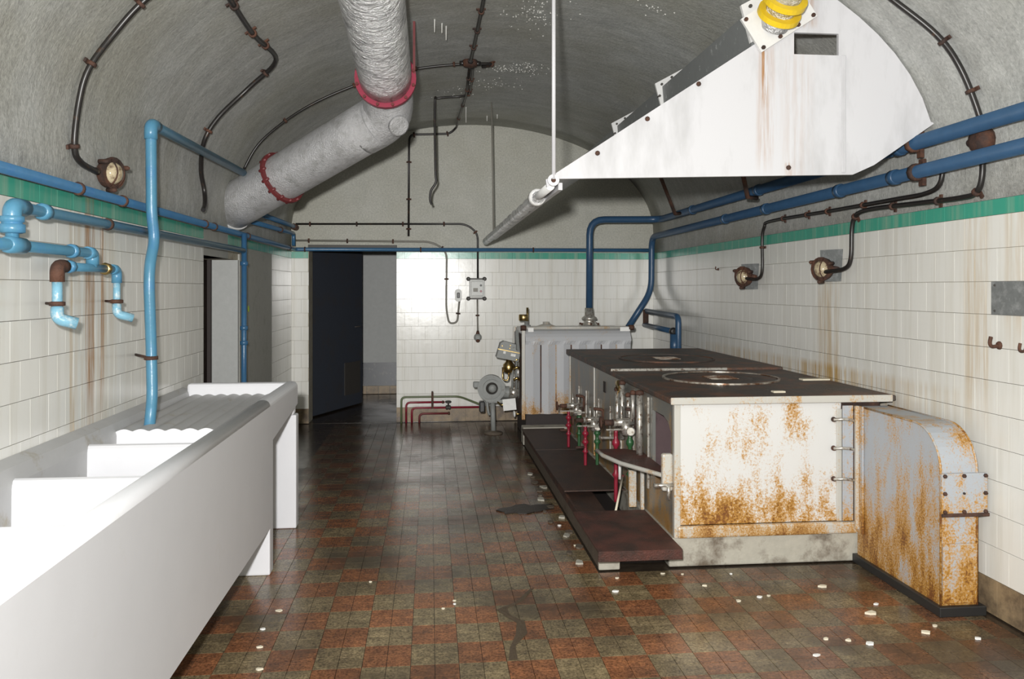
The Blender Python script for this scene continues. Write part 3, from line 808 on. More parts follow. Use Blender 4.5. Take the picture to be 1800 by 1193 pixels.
cable('dark conduit from the junction box down the back wall above the doorway',
      [(0.318, 6.55, 3.277), (0.335, 7.5, 3.277), (0.30, 8.6, 3.277), (0.29, 9.03, 3.265), (0.22, 9.06, 3.20), (-0.05, 9.075, 3.19), (-0.225, 9.075, 3.185), (-0.232, 9.075, 3.05), (-0.237, 9.075, 2.058)], (0.1, 0.2, 0.35, 0.5, 0.63, 0.72, 0.8, 0.9, 0.98), 0.012, side=(0, 1, 0), fil=0.09)
cable('dark cable hanging free in front of the back wall with a curled lower end',
      [(0.345, 6.55, 3.277), (0.36, 7.45, 3.277), (0.30, 7.60, 3.275), (0.08, 7.60, 3.250), (0.045, 7.62, 3.20), (0.05, 7.65, 2.60), (0.055, 7.66, 2.48), (0.01, 7.67, 2.40), (0.0, 7.68, 2.32), (0.015, 7.68, 2.27)], (0.2, 0.36, 0.42), 0.011)
cable('upper dark conduit along the back wall leading down to the grey switch box',
      [(-1.46, 9.075, 2.185), (0.40, 9.075, 2.20), (0.53, 9.075, 2.10), (0.53, 9.075, 1.585)], (0.06, 0.26, 0.46, 0.64, 0.79), 0.011, side=(0, 1, 0), fil=0.16, mat='cable_black')
cable('lower dark conduit along the back wall looping to the small wall switch',
      [(-1.46, 9.075, 2.005), (0.02, 9.075, 2.0), (0.185, 9.075, 1.90), (0.178, 9.07, 1.25), (0.21, 9.065, 1.09), (0.30, 9.065, 1.10), (0.325, 9.07, 1.34)], (0.05, 0.2, 0.38, 0.58, 0.71, 0.95), 0.0105, side=(0, 1, 0), fil=0.13, mat='cable_grey')
cable('thin grey cable hanging from the grey switch box to the wall socket',
      [(0.525, 9.075, 1.37), (0.53, 9.075, 0.99)], (0.5,), 0.009, side=(0, 1, 0), mat='cable_grey', fil=0.01)
cable('thick black cable curving down the right side of the vault to the rusty junction box',
      [(1.92, 3.56, 2.955), (2.121, 3.551, 2.808), (2.301, 3.50, 2.636), (2.41, 3.49, 2.483), (2.488, 3.475, 2.274), (2.512, 3.49, 2.19)], (0.10, 0.54, 0.8), 0.0145)
cable('black cable from the rusty junction box to the nearer wall lamp on the right',
      [(2.515, 3.49, 2.13), (2.515, 3.49, 2.0), (2.515, 3.53, 1.925), (2.515, 3.65, 1.912), (2.515, 4.0, 1.922), (2.515, 4.45, 1.935), (2.515, 4.60, 1.912), (2.515, 4.645, 1.84), (2.515, 4.66, 1.66), (2.505, 4.72, 1.60), (2.46, 4.87, 1.585)], (0.12, 0.28, 0.5, 0.72), 0.0135)
cable('black cable dropping behind the blue pipes to the farther wall lamp on the right',
      [(2.52, 3.78, 2.12), (2.515, 3.80, 2.0), (2.515, 3.92, 1.965), (2.515, 4.2, 1.965), (2.515, 4.9, 1.97), (2.515, 5.80, 1.98), (2.515, 5.93, 1.945), (2.515, 5.97, 1.85), (2.515, 5.97, 1.62), (2.505, 6.03, 1.555), (2.46, 6.15, 1.56)], (0.3, 0.45, 0.55, 0.68, 0.86), 0.0125)
jb = thing('junction_box', 'rusty round junction box at the crown of the vault', 'junction box', (0.318, 6.5, 3.285))
obj('body', lathe(NB(), (0.318, 6.5, 3.30), (0, 0, -1), [(0.06, 0), (0.062, 0.02), (0.055, 0.045), (0.02, 0.052)], 14), 'rust_iron', jb)
for a in range(4):
    c_, s_ = math.cos(a * math.pi / 2), math.sin(a * math.pi / 2)
    obj('gland', lathe(NB(), (0.318 + c_ * 0.05, 6.5 + s_ * 0.05, 3.277), (c_, s_, 0), [(0.02, 0), (0.022, 0.01), (0.018, 0.035)], 10), 'cable_black', jb)
jb = thing('junction_box', 'rust-caked junction box behind the blue pipes on the right wall', 'junction box', (2.53, 3.49, 2.16))
obj('body', lathe(NB(), (2.54, 3.49, 2.16), (-1, 0, 0), [(0.06, 0), (0.062, 0.03), (0.052, 0.06), (0.02, 0.066)], 14), 'rust_iron', jb)
for d_ in ((0, 0, 1), (0, 0, -1), (0, 1, 0)):
    obj('gland', lathe(NB(), V((2.512, 3.49, 2.16)) + V(d_) * 0.05, d_, [(0.02, 0), (0.024, 0.01), (0.018, 0.035)], 10), 'rust_iron', jb)

# ------------------------------------------------------------------ wall lamps
def bulkhead(label, o, n, r, tilt=0.0, plate=None):
    """round bulkhead lamp: plate, iron body, glass, ring with lugs, guard bars"""
    o, n = V(o), V(n).normalized()
    root = thing('bulkhead_lamp', label, 'wall lamp', tuple(o), 'rusty bulkhead lamps')
    up = V((0, 0, 1)); a = n.cross(up).normalized(); b = a.cross(n).normalized()
    if plate:
        bm = NB(); obox(bm, o + a * plate[2] + b * plate[3], a * plate[0], b * plate[1], n * 0.012); obj('back_plate', bm, 'zinc_plate', root)
    obj('body', lathe(NB(), o, n, [(r * 0.72, 0), (r * 0.95, r * 0.2), (r, r * 0.55), (r * 0.95, r * 0.65)], 18), 'rust_iron', root)
    obj('glass', lathe(NB(), o + n * r * 0.6, n, [(r * 0.74, 0), (r * 0.72, r * 0.2), (r * 0.55, r * 0.45), (r * 0.28, r * 0.58), (0.002, r * 0.62)], 18), 'lamp_glass', root)
    rg = obj('ring', annulus(NB(), o + n * r * 0.62, n, r * 0.74, r * 1.06, 0, r * 0.16, 18), 'rust_iron', root)
    for k in range(3):
        t = 0.6 + k * 2.1
        p = o + n * r * 0.66 + (a * math.cos(t) + b * math.sin(t)) * r * 1.12
        obj('lug', lathe(NB(), p - n * 0.02, n, [(r * 0.16, 0), (r * 0.16, 0.04), (r * 0.08, 0.05)], 8), 'rust_iron', rg)
    for k in (-1, 1):
        pts = []
        for j in range(7):
            t = -1 + 2 * j / 6
            pts.append(o + n * (r * 0.72 + r * 0.58 * (1 - t * t)) + b * t * r * 0.92 + a * k * r * 0.32)
        obj('guard_bar', tube(NB(), pts, r * 0.05, 6), 'rust_iron', root)
    obj('cable_gland', lathe(NB(), o + n * r * 0.35 - a * r * 0.85 * (1 if n.x < 0 else -1), -a * (1 if n.x < 0 else -1), [(r * 0.22, 0), (r * 0.26, 0.012), (r * 0.16, 0.05)], 10), 'rust_iron', root)
    return root
bulkhead('rusty round bulkhead lamp on the left wall above the blue pipe', (-1.495, 3.92, 2.012), (1, -0.35, -0.05), 0.070)
bulkhead('rusty bulkhead lamp on the right wall, nearer the camera, glass facing out', (2.50, 4.93, 1.605), (-1, -0.45, -0.05), 0.072, plate=(0.095, 0.10, -0.06, 0.02))
bulkhead('rusty bulkhead lamp on the right wall, farther from the camera, on a grey plate', (2.50, 6.22, 1.575), (-1, -0.45, -0.05), 0.078, plate=(0.10, 0.10, -0.05, 0.0))

# ------------------------------------------------------------------ back wall electrics
q = thing('switch_box', 'grey enamel switch box with corner lugs on the white tiled back wall', 'switch box', (0.517, 9.08, 1.37))
obj('case', box(NB(), 0.435, 0.60, 9.0, YB, 1.385, 1.575, 0.006), 'box_grey', q)
cv = obj('cover', box(NB(), 0.45, 0.585, 8.985, 9.0, 1.40, 1.56, 0.005), 'box_grey', q)
obj('indicator_window', box(NB(), 0.475, 0.525, 8.98, 8.986, 1.445, 1.485, 0.002), 'cable_grey', cv)
obj('knob', lathe(NB(), (0.56, 8.987, 1.515), (0, -1, 0), [(0.013, 0), (0.011, 0.014)], 12), 'black_plastic', cv)
obj('knob', lathe(NB(), (0.56, 8.987, 1.45), (0, -1, 0), [(0.013, 0), (0.011, 0.014)], 12), 'red_pipe_paint', cv)
for sx in (0.425, 0.605):
    for sz in (1.368, 1.588):
        obj('lug', lathe(NB(), (sx, YB - 0.002, sz), (0, -1, 0), [(0.024, 0), (0.022, 0.05), (0.012, 0.056)], 10), 'dark_steel', q)
for sz in (1.368, 1.588):
    obj('rail', box(NB(), 0.425, 0.605, 9.05, 9.07, sz - 0.008, sz + 0.008), 'dark_steel', q)
q = thing('wall_switch', 'small oval grey wall switch with a black button on the back wall', 'switch', (0.308, 9.08, 1.34))
bm = NB(); pts = []
for k in range(16):
    a = 2 * math.pi * k / 16; pts.append((0.312 + 0.038 * math.cos(a), 1.405 + 0.035 * math.sin(a) + (0.035 if math.sin(a) > 0 else -0.035)))
prism(bm, pts, 'Y', 9.05, YB); obj('case', bm, 'box_grey', q)
obj('button', box(NB(), 0.297, 0.328, 9.035, 9.051, 1.375, 1.435, 0.006), 'black_plastic', q)
q = thing('wall_socket', 'small rusty plug socket at the end of the hanging cable on the back wall', 'socket', (0.53, 9.08, 0.95))
obj('body', lathe(NB(), (0.53, YB - 0.002, 0.935), (0, -1, 0), [(0.036, 0), (0.045, 0.02), (0.038, 0.05), (0.018, 0.055)], 14), 'cast_grey', q)
obj('gland', lathe(NB(), (0.53, 9.075, 0.965), (0, 0, 1), [(0.024, 0), (0.02, 0.02), (0.012, 0.045)], 10), 'rust_iron', q)
obj('cap', lathe(NB(), (0.53, 9.06, 0.91), (0, -0.3, -1), [(0.022, 0), (0.024, 0.02), (0.01, 0.03)], 10), 'rust_iron', q)

# ------------------------------------------------------------------ red and green oil pipes by the back wall
q = thing('oil_pipes_bracket', 'rusty flat iron pipe strap fixed upright on the back wall skirting', 'bracket', (0.025, 9.06, 0.15))
obj('strap', box(NB(), 0.013, 0.037, 8.985, 9.0, 0.16, 0.34, 0.002), 'rust_iron', q); obj('foot', box(NB(), 0.015, 0.035, 8.99, YB, 0.33, 0.338), 'rust_iron', q)
def oilpipe(label, x0, z, x1, mat, y=9.03, tail=None):
    pts = [(x0, y, 0.0), (x0, y, z), (x1, y, z)] + (tail or [])
    return run('oil_pipe', label, 'pipe', pts, 0.0115, mat, 0.05, seg=10, rings=(0.97,), ring_mat='rust_iron', ring_l=0.02)
oilpipe('green oil pipe, uppermost of the bent pipes by the doorway', -0.315, 0.285, 0.30, 'olive_pipe_paint', tail=[(0.36, 9.0, 0.275), (0.56, 8.7, 0.23)])
q = oilpipe('upper red oil pipe bent up from the floor by the doorway', -0.262, 0.225, 0.16, 'red_pipe_paint')
q = oilpipe('middle red oil pipe with a small valve by the doorway', -0.20, 0.165, 0.58, 'red_pipe_paint')
vb_ = obj('valve', lathe(NB(), (0.17, 9.03, 0.165), (1, 0, 0), [(0.014, 0), (0.026, 0.008), (0.026, 0.022), (0.018, 0.03), (0.026, 0.04), (0.026, 0.052), (0.014, 0.06)], 10), 'dark_steel', q)
obj('hand_wheel', lathe(NB(), (0.20, 9.03, 0.175), (0, -0.2, 1), [(0.008, 0), (0.008, 0.05), (0.035, 0.05), (0.035, 0.06), (0.006, 0.062)], 14), 'dark_steel', vb_)
oilpipe('lowest red oil pipe bent up from the floor by the doorway', -0.118, 0.10, 0.22, 'dark_red')

# ------------------------------------------------------------------ big silver duct
dq = thing('ventilation_duct', 'large silver ventilation duct with red flanges crossing under the vault', 'duct', (-0.3, 5.2, 2.8))
DR = 0.168
PA, PB, PC, PE, PF = V((-0.30, 3.3, 3.045)), V((-0.285, 5.28, 2.83)), V((-0.25, 5.62, 2.66)), V((-0.40, 5.66, 2.575)), V((XL - 0.05, 6.42, 2.07))
dA = (PB - PA).normalized()
path = [PA + (PB - PA) * i / 12 for i in range(13)]
obj('foil_pipe', tube(NB(), path, DR, 28), 'foil', dq)
obj('elbow', tube(NB(), smooth_path([PB + dA * 0.0, PB + dA * 0.17, V((-0.30, 5.60, 2.66)), V((-0.47, 5.705, 2.565))], 6), DR * 1.0, 28), 'aluminium_paint', dq)
low0 = V((-0.36, 5.63, 2.622))
obj('lower_pipe', tube(NB(), [low0 + (PF - low0) * i / 6 for i in range(7)], DR * 1.015, 28), 'aluminium_paint', dq)
fa = obj('flange', annulus(NB(), PB, dA, DR * 0.9, DR * 1.17, -0.012, 0.02, 32), 'red_flange', dq)
def bolts(parent, o, ax, rr, n, mat, size=0.011):
    ax = V(ax).normalized(); up = V((0, 0, 1)) if abs(ax.z) < 0.9 else V((0, 1, 0)); a = ax.cross(up).normalized(); b = ax.cross(a)
    for k in range(n):
        t = 2 * math.pi * (k + 0.5) / n
        obj('bolt', lathe(NB(), V(o) + (a * math.cos(t) + b * math.sin(t)) * rr - ax * 0.03, ax, [(size, 0), (size, 0.06), (size * 0.5, 0.064)], 6), mat, parent)
bolts(fa, PB, dA, DR * 1.10, 12, 'dark_red')
fa = obj('flange', annulus(NB(), PA + (PB - PA) * 0.20, dA, DR * 0.9, DR * 1.17, -0.012, 0.02, 32), 'red_flange', dq)
bolts(fa, PA + (PB - PA) * 0.20, dA, DR * 1.10, 12, 'dark_red')
dL = (PF - low0).normalized(); mid = low0 + (PF - low0) * 0.60
fa = obj('flange', annulus(NB(), mid, dL, DR * 0.9, DR * 1.18, -0.012, 0.012, 32), 'dark_red', dq)
bolts(fa, mid, dL, DR * 1.11, 14, 'dark_red')
obj('end_collar', annulus(NB(), PF - dL * 0.06, dL, DR * 0.9, DR * 1.06, -0.01, 0.02, 32), 'white_steel', dq)
obj('inspection_cap', lathe(NB(), (-0.29, 5.60, 2.655), (0.45, -0.74, -0.50), [(0.062, 0), (0.064, 0.175), (0.071, 0.177), (0.071, 0.193), (0.06, 0.197)], 20), 'aluminium_paint', dq)
obj('hanger', box(NB(), -0.11, -0.095, 5.27, 5.295, 2.83, 3.20), 'dark_red', dq)

# ------------------------------------------------------------------ extractor hood over the range
HY0, HY1 = 3.85, 8.75
hood = thing('extractor_hood', 'large white sheet-metal extractor hood hanging over the range', 'hood', (1.6, 4.0, 2.0))
tip = (0.617, 2.005)
top = (1.64, 2.70)
def vz(x, off=0.012): return ZS + (BZ - off) * math.sqrt(max(0, 1 - ((x - CX) / (AX - off)) ** 2))
outline = [tip, (0.60, 1.985), (0.63, 1.992), (0.655, 2.005), (2.085, 2.05), (2.235, 2.12)] 
face = [(0.555, 1.965), (0.615, 2.005), (2.09, 2.046), (2.20, 2.095), (2.52, 2.31)]
xs_ = [2.50, 2.455, 2.39, 2.31, 2.22, 2.12, 2.02, 1.92, 1.83]
face += [(x_, vz(x_)) for x_ in xs_] + [(1.78, 2.93), (1.64, 2.715), (0.55, 2.0)]
# rectangular inspection opening cut in the end face
ox0, ox1, oz0, oz1 = 1.785, 2.015, 2.635, 2.742
bm = NB(); prism(bm, face, 'Y', HY0, HY0 + 0.02)
endf = obj('end_panel', bm, 'hood_end', hood)
cut = bpy.data.meshes.new('cutter'); cb = NB(); box(cb, ox0, ox1, HY0 - 0.1, HY0 + 0.1, oz0, oz1); 
bmesh.ops.translate(cb, verts=cb.verts[:], vec=-V(hood.location)); cb.to_mesh(cut); cb.free()
co = bpy.data.objects.new('cutter', cut); COL.objects.link(co); co.parent = hood
md = endf.modifiers.new('cut', 'BOOLEAN'); md.object = co; md.solver = 'EXACT'; md.operation = 'DIFFERENCE'
dg = bpy.context.evaluated_depsgraph_get()
nm = bpy.data.meshes.new_from_object(endf.evaluated_get(dg)); endf.modifiers.clear(); endf.data = nm
bpy.data.objects.remove(co)
# sloping panel
sl = V((1.64 - 0.57, 0, 2.705 - 2.0)).normalized(); sn = V((-sl.z, 0, sl.x))
bm = NB(); a_, b_ = V((0.575, 0, 1.99)), V((1.645, 0, 2.70))
pv = [a_, b_, b_ - sn * 0.012, a_ - sn * 0.012]
prism(bm, [(p.x, p.z) for p in pv], 'Y', HY0 + 0.021, HY1)
obj('slope_panel', bm, 'hood_white', hood)
bm = NB(); prism(bm, [(1.646, 2.70), (1.80, 2.93), (1.81, 2.925), (1.656, 2.69)], 'Y', HY0 + 0.021, HY1); obj('upper_panel', bm, 'hood_inside', hood)
obj('vertical_strip', box(NB(), 2.028, 2.05, HY0 - 0.006, HY0 - 0.0005, 2.055, 2.635, 0.002), 'hood_white', hood)
for (u_, z_) in ((0.80, 2.13), (1.045, 2.30), (1.30, 2.475), (1.755, 2.075), (1.77, 2.765)):
    bl = obj('bolt', lathe(NB(), (u_, HY0 - 0.001, z_), (0, -1, 0), [(0.012, 0), (0.012, 0.006), (0.006, 0.010)], 8), 'rust_iron', hood)
obj('bolt', lathe(NB(), (0.583, HY0 - 0.001, 1.994), (0, -1, 0), [(0.020, 0), (0.020, 0.008), (0.009, 0.016)], 8), 'rust_iron', hood)
# lagged condensate pipe under the lip
obj('lip_pipe', tube(NB(), [(0.575, HY0 + 0.02, 1.972), (0.575, 4.6, 1.972)], 0.021, 12), 'white_steel', hood)
pth = [V((0.575, 4.3 + i * 0.10, 1.968)) for i in range(42)]
rad = [0.033 + 0.006 * math.sin(i * 1.9) for i in range(42)]
obj('lagging', tube(NB(), pth, 0.03, 12, radii=rad), 'foil', hood)
obj('pipe_bracket', lathe(NB(), (0.575, 4.33, 1.972), (0, 1, 0), [(0.03, 0), (0.045, 0.004), (0.045, 0.09), (0.03, 0.094)], 14), 'white_steel', hood)
obj('lip_angle', box(NB(), 0.615, 0.635, HY0 + 0.03, 7.9, 1.955, 1.99), 'hood_white', hood)
# steel ties from hood edge to the wall
for (p, q_) in (((1.83, 5.0, 2.28), (2.47, 6.4, 2.11)), ((2.0, 4.4, 2.2), (2.44, 4.75, 2.115))):
    pass
obj('tie_bar', tube(NB(), [(1.62, 6.0, 2.60), (2.12, 6.9, 2.13), (2.18, 6.95, 2.14)], 0.016, 8), 'rust_iron', hood)
obj('tie_bar', tube(NB(), [(1.90, 5.0, 2.60), (2.21, 5.5, 2.12), (2.30, 5.55, 2.12)], 0.016, 8), 'rust_iron', hood)
# flanged extract duct lying on the slope
dk = thing('roof_duct', 'dark grey flat duct with bolted flange plates lying on top of the white hood', 'duct', (1.7, 4.0, 2.7))
bm = NB(); prism(bm, [(1.60, 2.69), (1.585, 2.865), (1.80, 3.0), (1.84, 2.97), (1.655, 2.725)], 'Y', HY0 + 0.08, HY1 - 0.2); obj('casing', bm, 'grey_duct', dk)
for y in (3.90, 5.45, 6.80):
    bm = NB()
    pz = [(1.585, 2.70), (1.535, 2.885), (1.80, 3.03), (1.86, 2.96), (1.65, 2.735)]
    prism(bm, pz, 'Y', y, y + 0.02); fp = obj('flange_plate', bm, 'white_steel', dk)
    for (bx_, bz_) in ((1.565, 2.80), (1.58, 2.88), (1.65, 2.93), (1.60, 2.74)):
        obj('bolt', lathe(NB(), (bx_, y - 0.012, bz_), (0, 1, 0), [(0.009, 0), (0.009, 0.04)], 6), 'dark_steel', fp)
# outlet plate and yellow flanges on the end of the duct
oq = thing('outlet_spigot', 'round outlet pipe with two yellow flanges bolted to the top of the hood', 'duct', (1.70, 3.8, 2.8))
c0 = V((1.70, 3.835, 2.805)); e1 = V((0.84, 0, 0.55)).normalized(); e2 = V((-0.55, 0, 0.84)).normalized()
bm = NB(); obox(bm, c0, e1 * 0.17, V((0, 0.008, 0)), e2 * 0.095); pl_ = obj('bolted_plate', bm, 'white_steel', oq)
for s1 in (-0.152, -0.05, 0.06, 0.152):
    for s2 in (-0.08, 0.08):
        obj('bolt', lathe(NB(), c0 + e1 * s1 + e2 * s2 + V((0, -0.02, 0)), (0, 1, 0), [(0.010, 0), (0.010, 0.02)], 6), 'rust_iron', pl_)
od = V((0.05, -0.80, 0.60)).normalized(); o0 = c0 + V((-0.02, -0.005, -0.022))
obj('spigot', tube(NB(), [o0 - od * 0.02, o0 + od * 0.34], 0.072, 22), 'foil', oq)
for d_ in (0.035, 0.11):
    obj('flange', annulus(NB(), o0 + od * d_, od, 0.068, 0.105, 0, 0.028, 28), 'yellow_paint', oq)
# hanging rods
rq = thing('hanging_rod', 'thick white suspension rod from the vault to the tip of the hood', 'rod', (0.58, 3.83, 1.99))
obj('rod', tube(NB(), [(0.585, HY0 - 0.02, 2.0), (0.585, HY0 - 0.02, 3.30)], 0.0095, 10), 'hood_white', rq)
obj('eye', annulus(NB(), (0.583, HY0 - 0.028, 1.995), (0, 1, 0), 0.012, 0.028, 0, 0.012, 16), 'hood_white', rq)
rq = thing('hanging_rod', 'thin grey suspension rod holding the far end of the hood', 'rod', (0.60, 7.9, 2.0))
obj('rod', tube(NB(), [(0.615, 7.9, 1.99), (0.595, 7.9, 3.29)], 0.007, 8), 'cable_grey', rq)
obj('eye', annulus(NB(), (0.615, 7.893, 1.985), (0, 1, 0), 0.008, 0.018, 0, 0.01, 12), 'cable_grey', rq)

# ------------------------------------------------------------------ blue pipes of the right wall
q = run('water_pipe', 'upper thick blue pipe along the right wall, turning down into the boiler', 'pipe',
    [(2.44, 1.6, 2.215), (2.44, 8.45, 2.215), (1.66, 8.38, 2.20), (1.655, 8.38, 1.19)], 0.036, 'navy_paint', 0.16, seg=16, rings=(0.285, 0.50, 0.68), ring_l=0.05, ring_r=1.2)
for y in (3.9,):
    clip(q, (2.44, y, 2.215), (0, 1, 0), (1, 0, 0), 0.03, 'rust_iron', 0.03)
q = run('water_pipe', 'lower thick blue pipe along the right wall, bending down behind the boiler', 'pipe',
    [(2.44, 1.6, 2.075), (2.44, 8.80, 2.05), (2.44, 8.82, 1.45), (2.15, 8.70, 1.06)], 0.034, 'navy_paint', 0.14, seg=16, rings=(0.30, 0.37, 0.50, 0.60), ring_l=0.05, ring_r=1.2)
clip(q, (2.44, 3.88, 2.066), (0, 1, 0), (1, 0, 0), 0.028, 'rust_iron', 0.035)
q = run('branch_pipe', 'blue pipe loop low on the right wall behind the range', 'pipe',
    [(2.43, 9.0, 1.225), (2.43, 7.80, 1.205), (2.43, 7.80, 0.0)], 0.030, 'navy_paint', 0.07, seg=14)
obj('lower_leg', tube(NB(), [(2.41, 9.0, 1.07), (2.40, 7.86, 1.055)], 0.027, 14), 'navy_paint', q)
obj('cap', lathe(NB(), (2.40, 7.90, 1.056), (0, -1, 0), [(0.036, 0), (0.04, 0.05), (0.02, 0.06)], 12), 'black_plastic', q)
obj('sleeve', tube(NB(), [(2.40, 7.83, 1.03), (2.40, 7.83, 0.80)], 0.045, 14), 'navy_paint', q)
obj('link', tube(NB(), [(2.42, 8.98, 1.24), (2.42, 8.98, 1.05)], 0.032, 12), 'rust_iron', q)

# ------------------------------------------------------------------ fittings of the right wall
q = thing('blank_plate', 'rectangular mottled grey plate set in the white tiles of the right wall', 'plate', (2.53, 3.2, 1.36))
obj('plate', box(NB(), XR - 0.008, XR + 0.005, 2.95, 3.455, 1.362, 1.512, 0.002), 'zinc_plate', q)
for y, z in ((3.43, 1.38), (3.43, 1.495)): obj('screw', lathe(NB(), (XR - 0.008, y, z), (-1, 0, 0), [(0.006, 0), (0.004, 0.004)], 8), 'dark_steel', q)
def hook(label, y, z, s=1.0):
    q = thing('wall_hook', label, 'hook', (XR, y, z), 'iron hooks on the right wall')
    obj('shank', tube(NB(), smooth_path([(XR, y, z), (XR - 0.035 * s, y, z - 0.004 * s), (XR - 0.05 * s, y - 0.005, z + 0.012 * s), (XR - 0.045 * s, y - 0.005, z + 0.04 * s)]), 0.008 * s, 8), 'rust_iron', q)
    obj('rose', lathe(NB(), (XR + 0.001, y, z), (-1, 0, 0), [(0.02 * s, 0), (0.017 * s, 0.008), (0.008, 0.012)], 10), 'rust_iron', q)
hook('small rusty hook below the grey plate on the right wall', 3.41, 1.225)
hook('rusty stub of a hook at the right edge of the picture', 3.24, 1.215, 0.8)
hook('tiny dark hook in the tiles left of the farther wall lamp', 6.98, 1.65, 0.6)

# ------------------------------------------------------------------ cooking range
X0, X1, Y0, YM, Y1 = 1.29, 2.515, 4.20, 5.60, 7.44
pl = thing('range_plinth', 'low pale concrete plinth under the cooking range', 'plinth', (1.8, 5.8, 0))
bm = NB(); box(bm, 1.262, 2.345, Y0 + 0.015, Y1, 0, 0.155, 0.008); obj('slab', bm, 'kerb_concrete', pl)
rg = thing('cooking_range', 'long rusty white and grey army cooking range with an iron hob', 'range', (1.8, 5.8, 0.155))
# near end
obj('end_panel', box(NB(), X0 + 0.012, 2.215, Y0 + 0.004, Y0 + 0.03, 0.225, 0.872, 0.003), 'stove_enamel', rg)
obj('kick_rail', box(NB(), X0 + 0.012, 2.325, Y0 - 0.018, Y0 + 0.02, 0.158, 0.222, 0.012), 'frame_steel', rg)
obj('corner_strip', box(NB(), X0 - 0.004, X0 + 0.03, Y0 - 0.004, Y0 + 0.03, 0.158, 0.872, 0.004), 'frame_steel', rg)
obj('edge_strip', box(NB(), 2.185, 2.215, Y0 - 0.006, Y0 + 0.003, 0.225, 0.83, 0.003), 'frame_steel', rg)
obj('back_box', box(NB(), 2.216, 2.50, Y0 + 0.04, Y0 + 0.3, 0.16, 0.80), 'rust_iron', rg)
obj('top_box', box(NB(), 2.20, 2.44, Y0 + 0.012, Y0 + 0.05, 0.825, 0.872, 0.004), 'rust_iron', rg)
# side facing the room: panels round the oven mouth
OA, OB, OZA, OZB = 4.27, 4.64, 0.40, 0.775
bm = NB()
box(bm, X0, X0 + 0.02, Y0 + 0.031, OA, 0.158, 0.872); box(bm, X0, X0 + 0.02, OA, OB, 0.158, OZA)
pts = [(OA, 0.872), (OA, OZB - 0.07), (OA + 0.06, OZB - 0.02), (OA + 0.14, OZB), (OB, OZB), (OB, 0.872)]
prism(bm, pts, 'X', X0, X0 + 0.02)
box(bm, X0, X0 + 0.02, OB, 5.40, 0.158, 0.872)
obj('side_panel', bm, 'stove_side', rg)
obj('side_panel', box(NB(), X0, X0 + 0.02, 5.405, 6.30, 0.158, 0.872, 0.003), 'stove_side', rg)
obj('side_panel', box(NB(), X0, X0 + 0.02, 6.305, Y1 - 0.03, 0.158, 0.872, 0.003), 'stove_side', rg)
for y in (5.40, 6.30, Y1 - 0.03):
    obj('seam_strip', box(NB(), X0 - 0.012, X0 - 0.0005, y - 0.012, y + 0.012, 0.17, 0.868, 0.003), 'frame_steel', rg)
for y in (4.70, 5.05, 5.72, 6.12, 6.62, 6.95):
    obj('door_edge', box(NB(), X0 - 0.014, X0 - 0.001, y - 0.009, y + 0.009, 0.30, 0.64 if y > 5.5 else 0.84, 0.003), 'chrome', rg)
obj('spy_hole', box(NB(), X0 - 0.004, X0 + 0.002, 5.90, 5.975, 0.71, 0.79), 'soot', rg)
bm = NB(); box(bm, X0 + 0.021, X0 + 0.6, OA - 0.02, OB + 0.02, OZA - 0.02, OZA); box(bm, X0 + 0.58, X0 + 0.6, OA - 0.02, OB + 0.02, OZA, 0.82)
box(bm, X0 + 0.021, X0 + 0.6, OA - 0.03, OA - 0.01, OZA, 0.82); box(bm, X0 + 0.021, X0 + 0.6, OB + 0.01, OB + 0.03, OZA, 0.82); box(bm, X0 + 0.021, X0 + 0.6, OA - 0.02, OB + 0.02, 0.80, 0.82)
ov = obj('oven_lining', bm, 'fire_brick', rg)
for (y, z, hh) in ((4.42, 0.42, 0.10), (4.54, 0.42, 0.07), (4.60, 0.50, 0.14), (4.60, 0.65, 0.09)):
    obj('brick', box(NB(), X0 + 0.12, X0 + 0.24, y - 0.05, y + 0.05, z, z + hh, 0.008), 'fire_brick', ov)
obj('far_end', box(NB(), X0, X1 - 0.02, Y1 - 0.03, Y1, 0.158, 0.872, 0.003), 'stove_side', rg)
# hob: two cast plates, the far one a step higher
hob = obj('hob_plate', box(NB(), X0 - 0.035, X1, Y0 - 0.02, YM, 0.872, 0.902, 0.006), 'iron_top', rg)
obj('hob_edge', box(NB(), X0 - 0.03, 2.49, Y0 - 0.032, Y0 - 0.021, 0.868, 0.906, 0.004), 'frame_steel', hob)
hob2 = obj('hob_plate', box(NB(), X0 - 0.035, X1, YM + 0.004, Y1 + 0.02, 0.872, 0.918, 0.006), 'iron_top', rg)
obj('hob_edge', box(NB(), X0 - 0.03, 2.10, YM - 0.008, YM + 0.002, 0.900, 0.919, 0.003), 'chrome', hob2)
for (cx, cy, r_, hb, zz) in ((1.86, 5.08, 0.37, hob, 0.902), (1.88, 6.35, 0.38, hob2, 0.918)):
    obj('ring_rim', annulus(NB(), (cx, cy, zz), (0, 0, 1), r_ - 0.016, r_, -0.002, 0.009, 48), 'hob_rim' if hb is hob else 'iron_top', hb)
    lid = obj('ring_lid', lathe(NB(), (cx, cy, zz - 0.002), (0, 0, 1), [(r_ - 0.02, 0), (r_ - 0.022, 0.006), (0.21, 0.006), (0.205, 0.002), (0.20, 0.006), (0.12, 0.006), (0.115, 0.002), (0.11, 0.006), (0.004, 0.006)], 48), 'iron_top', hb)
    for k in range(6):
        obj('bar', box(NB(), cx - 0.09 + k * 0.0, cx + 0.09, cy - 0.09 + k * 0.035, cy - 0.084 + k * 0.035, zz + 0.004, zz + 0.009), 'hob_rim', lid)
for (x_, y_, w_, d_) in ((2.42, 4.93, 0.09, 0.03), (1.93, 4.36, 0.035, 0.02)):
    obj('scale_flake', box(NB(), x_ - w_, x_ + w_, y_ - d_, y_ + d_, 0.901, 0.911, 0.003), 'chip', hob)
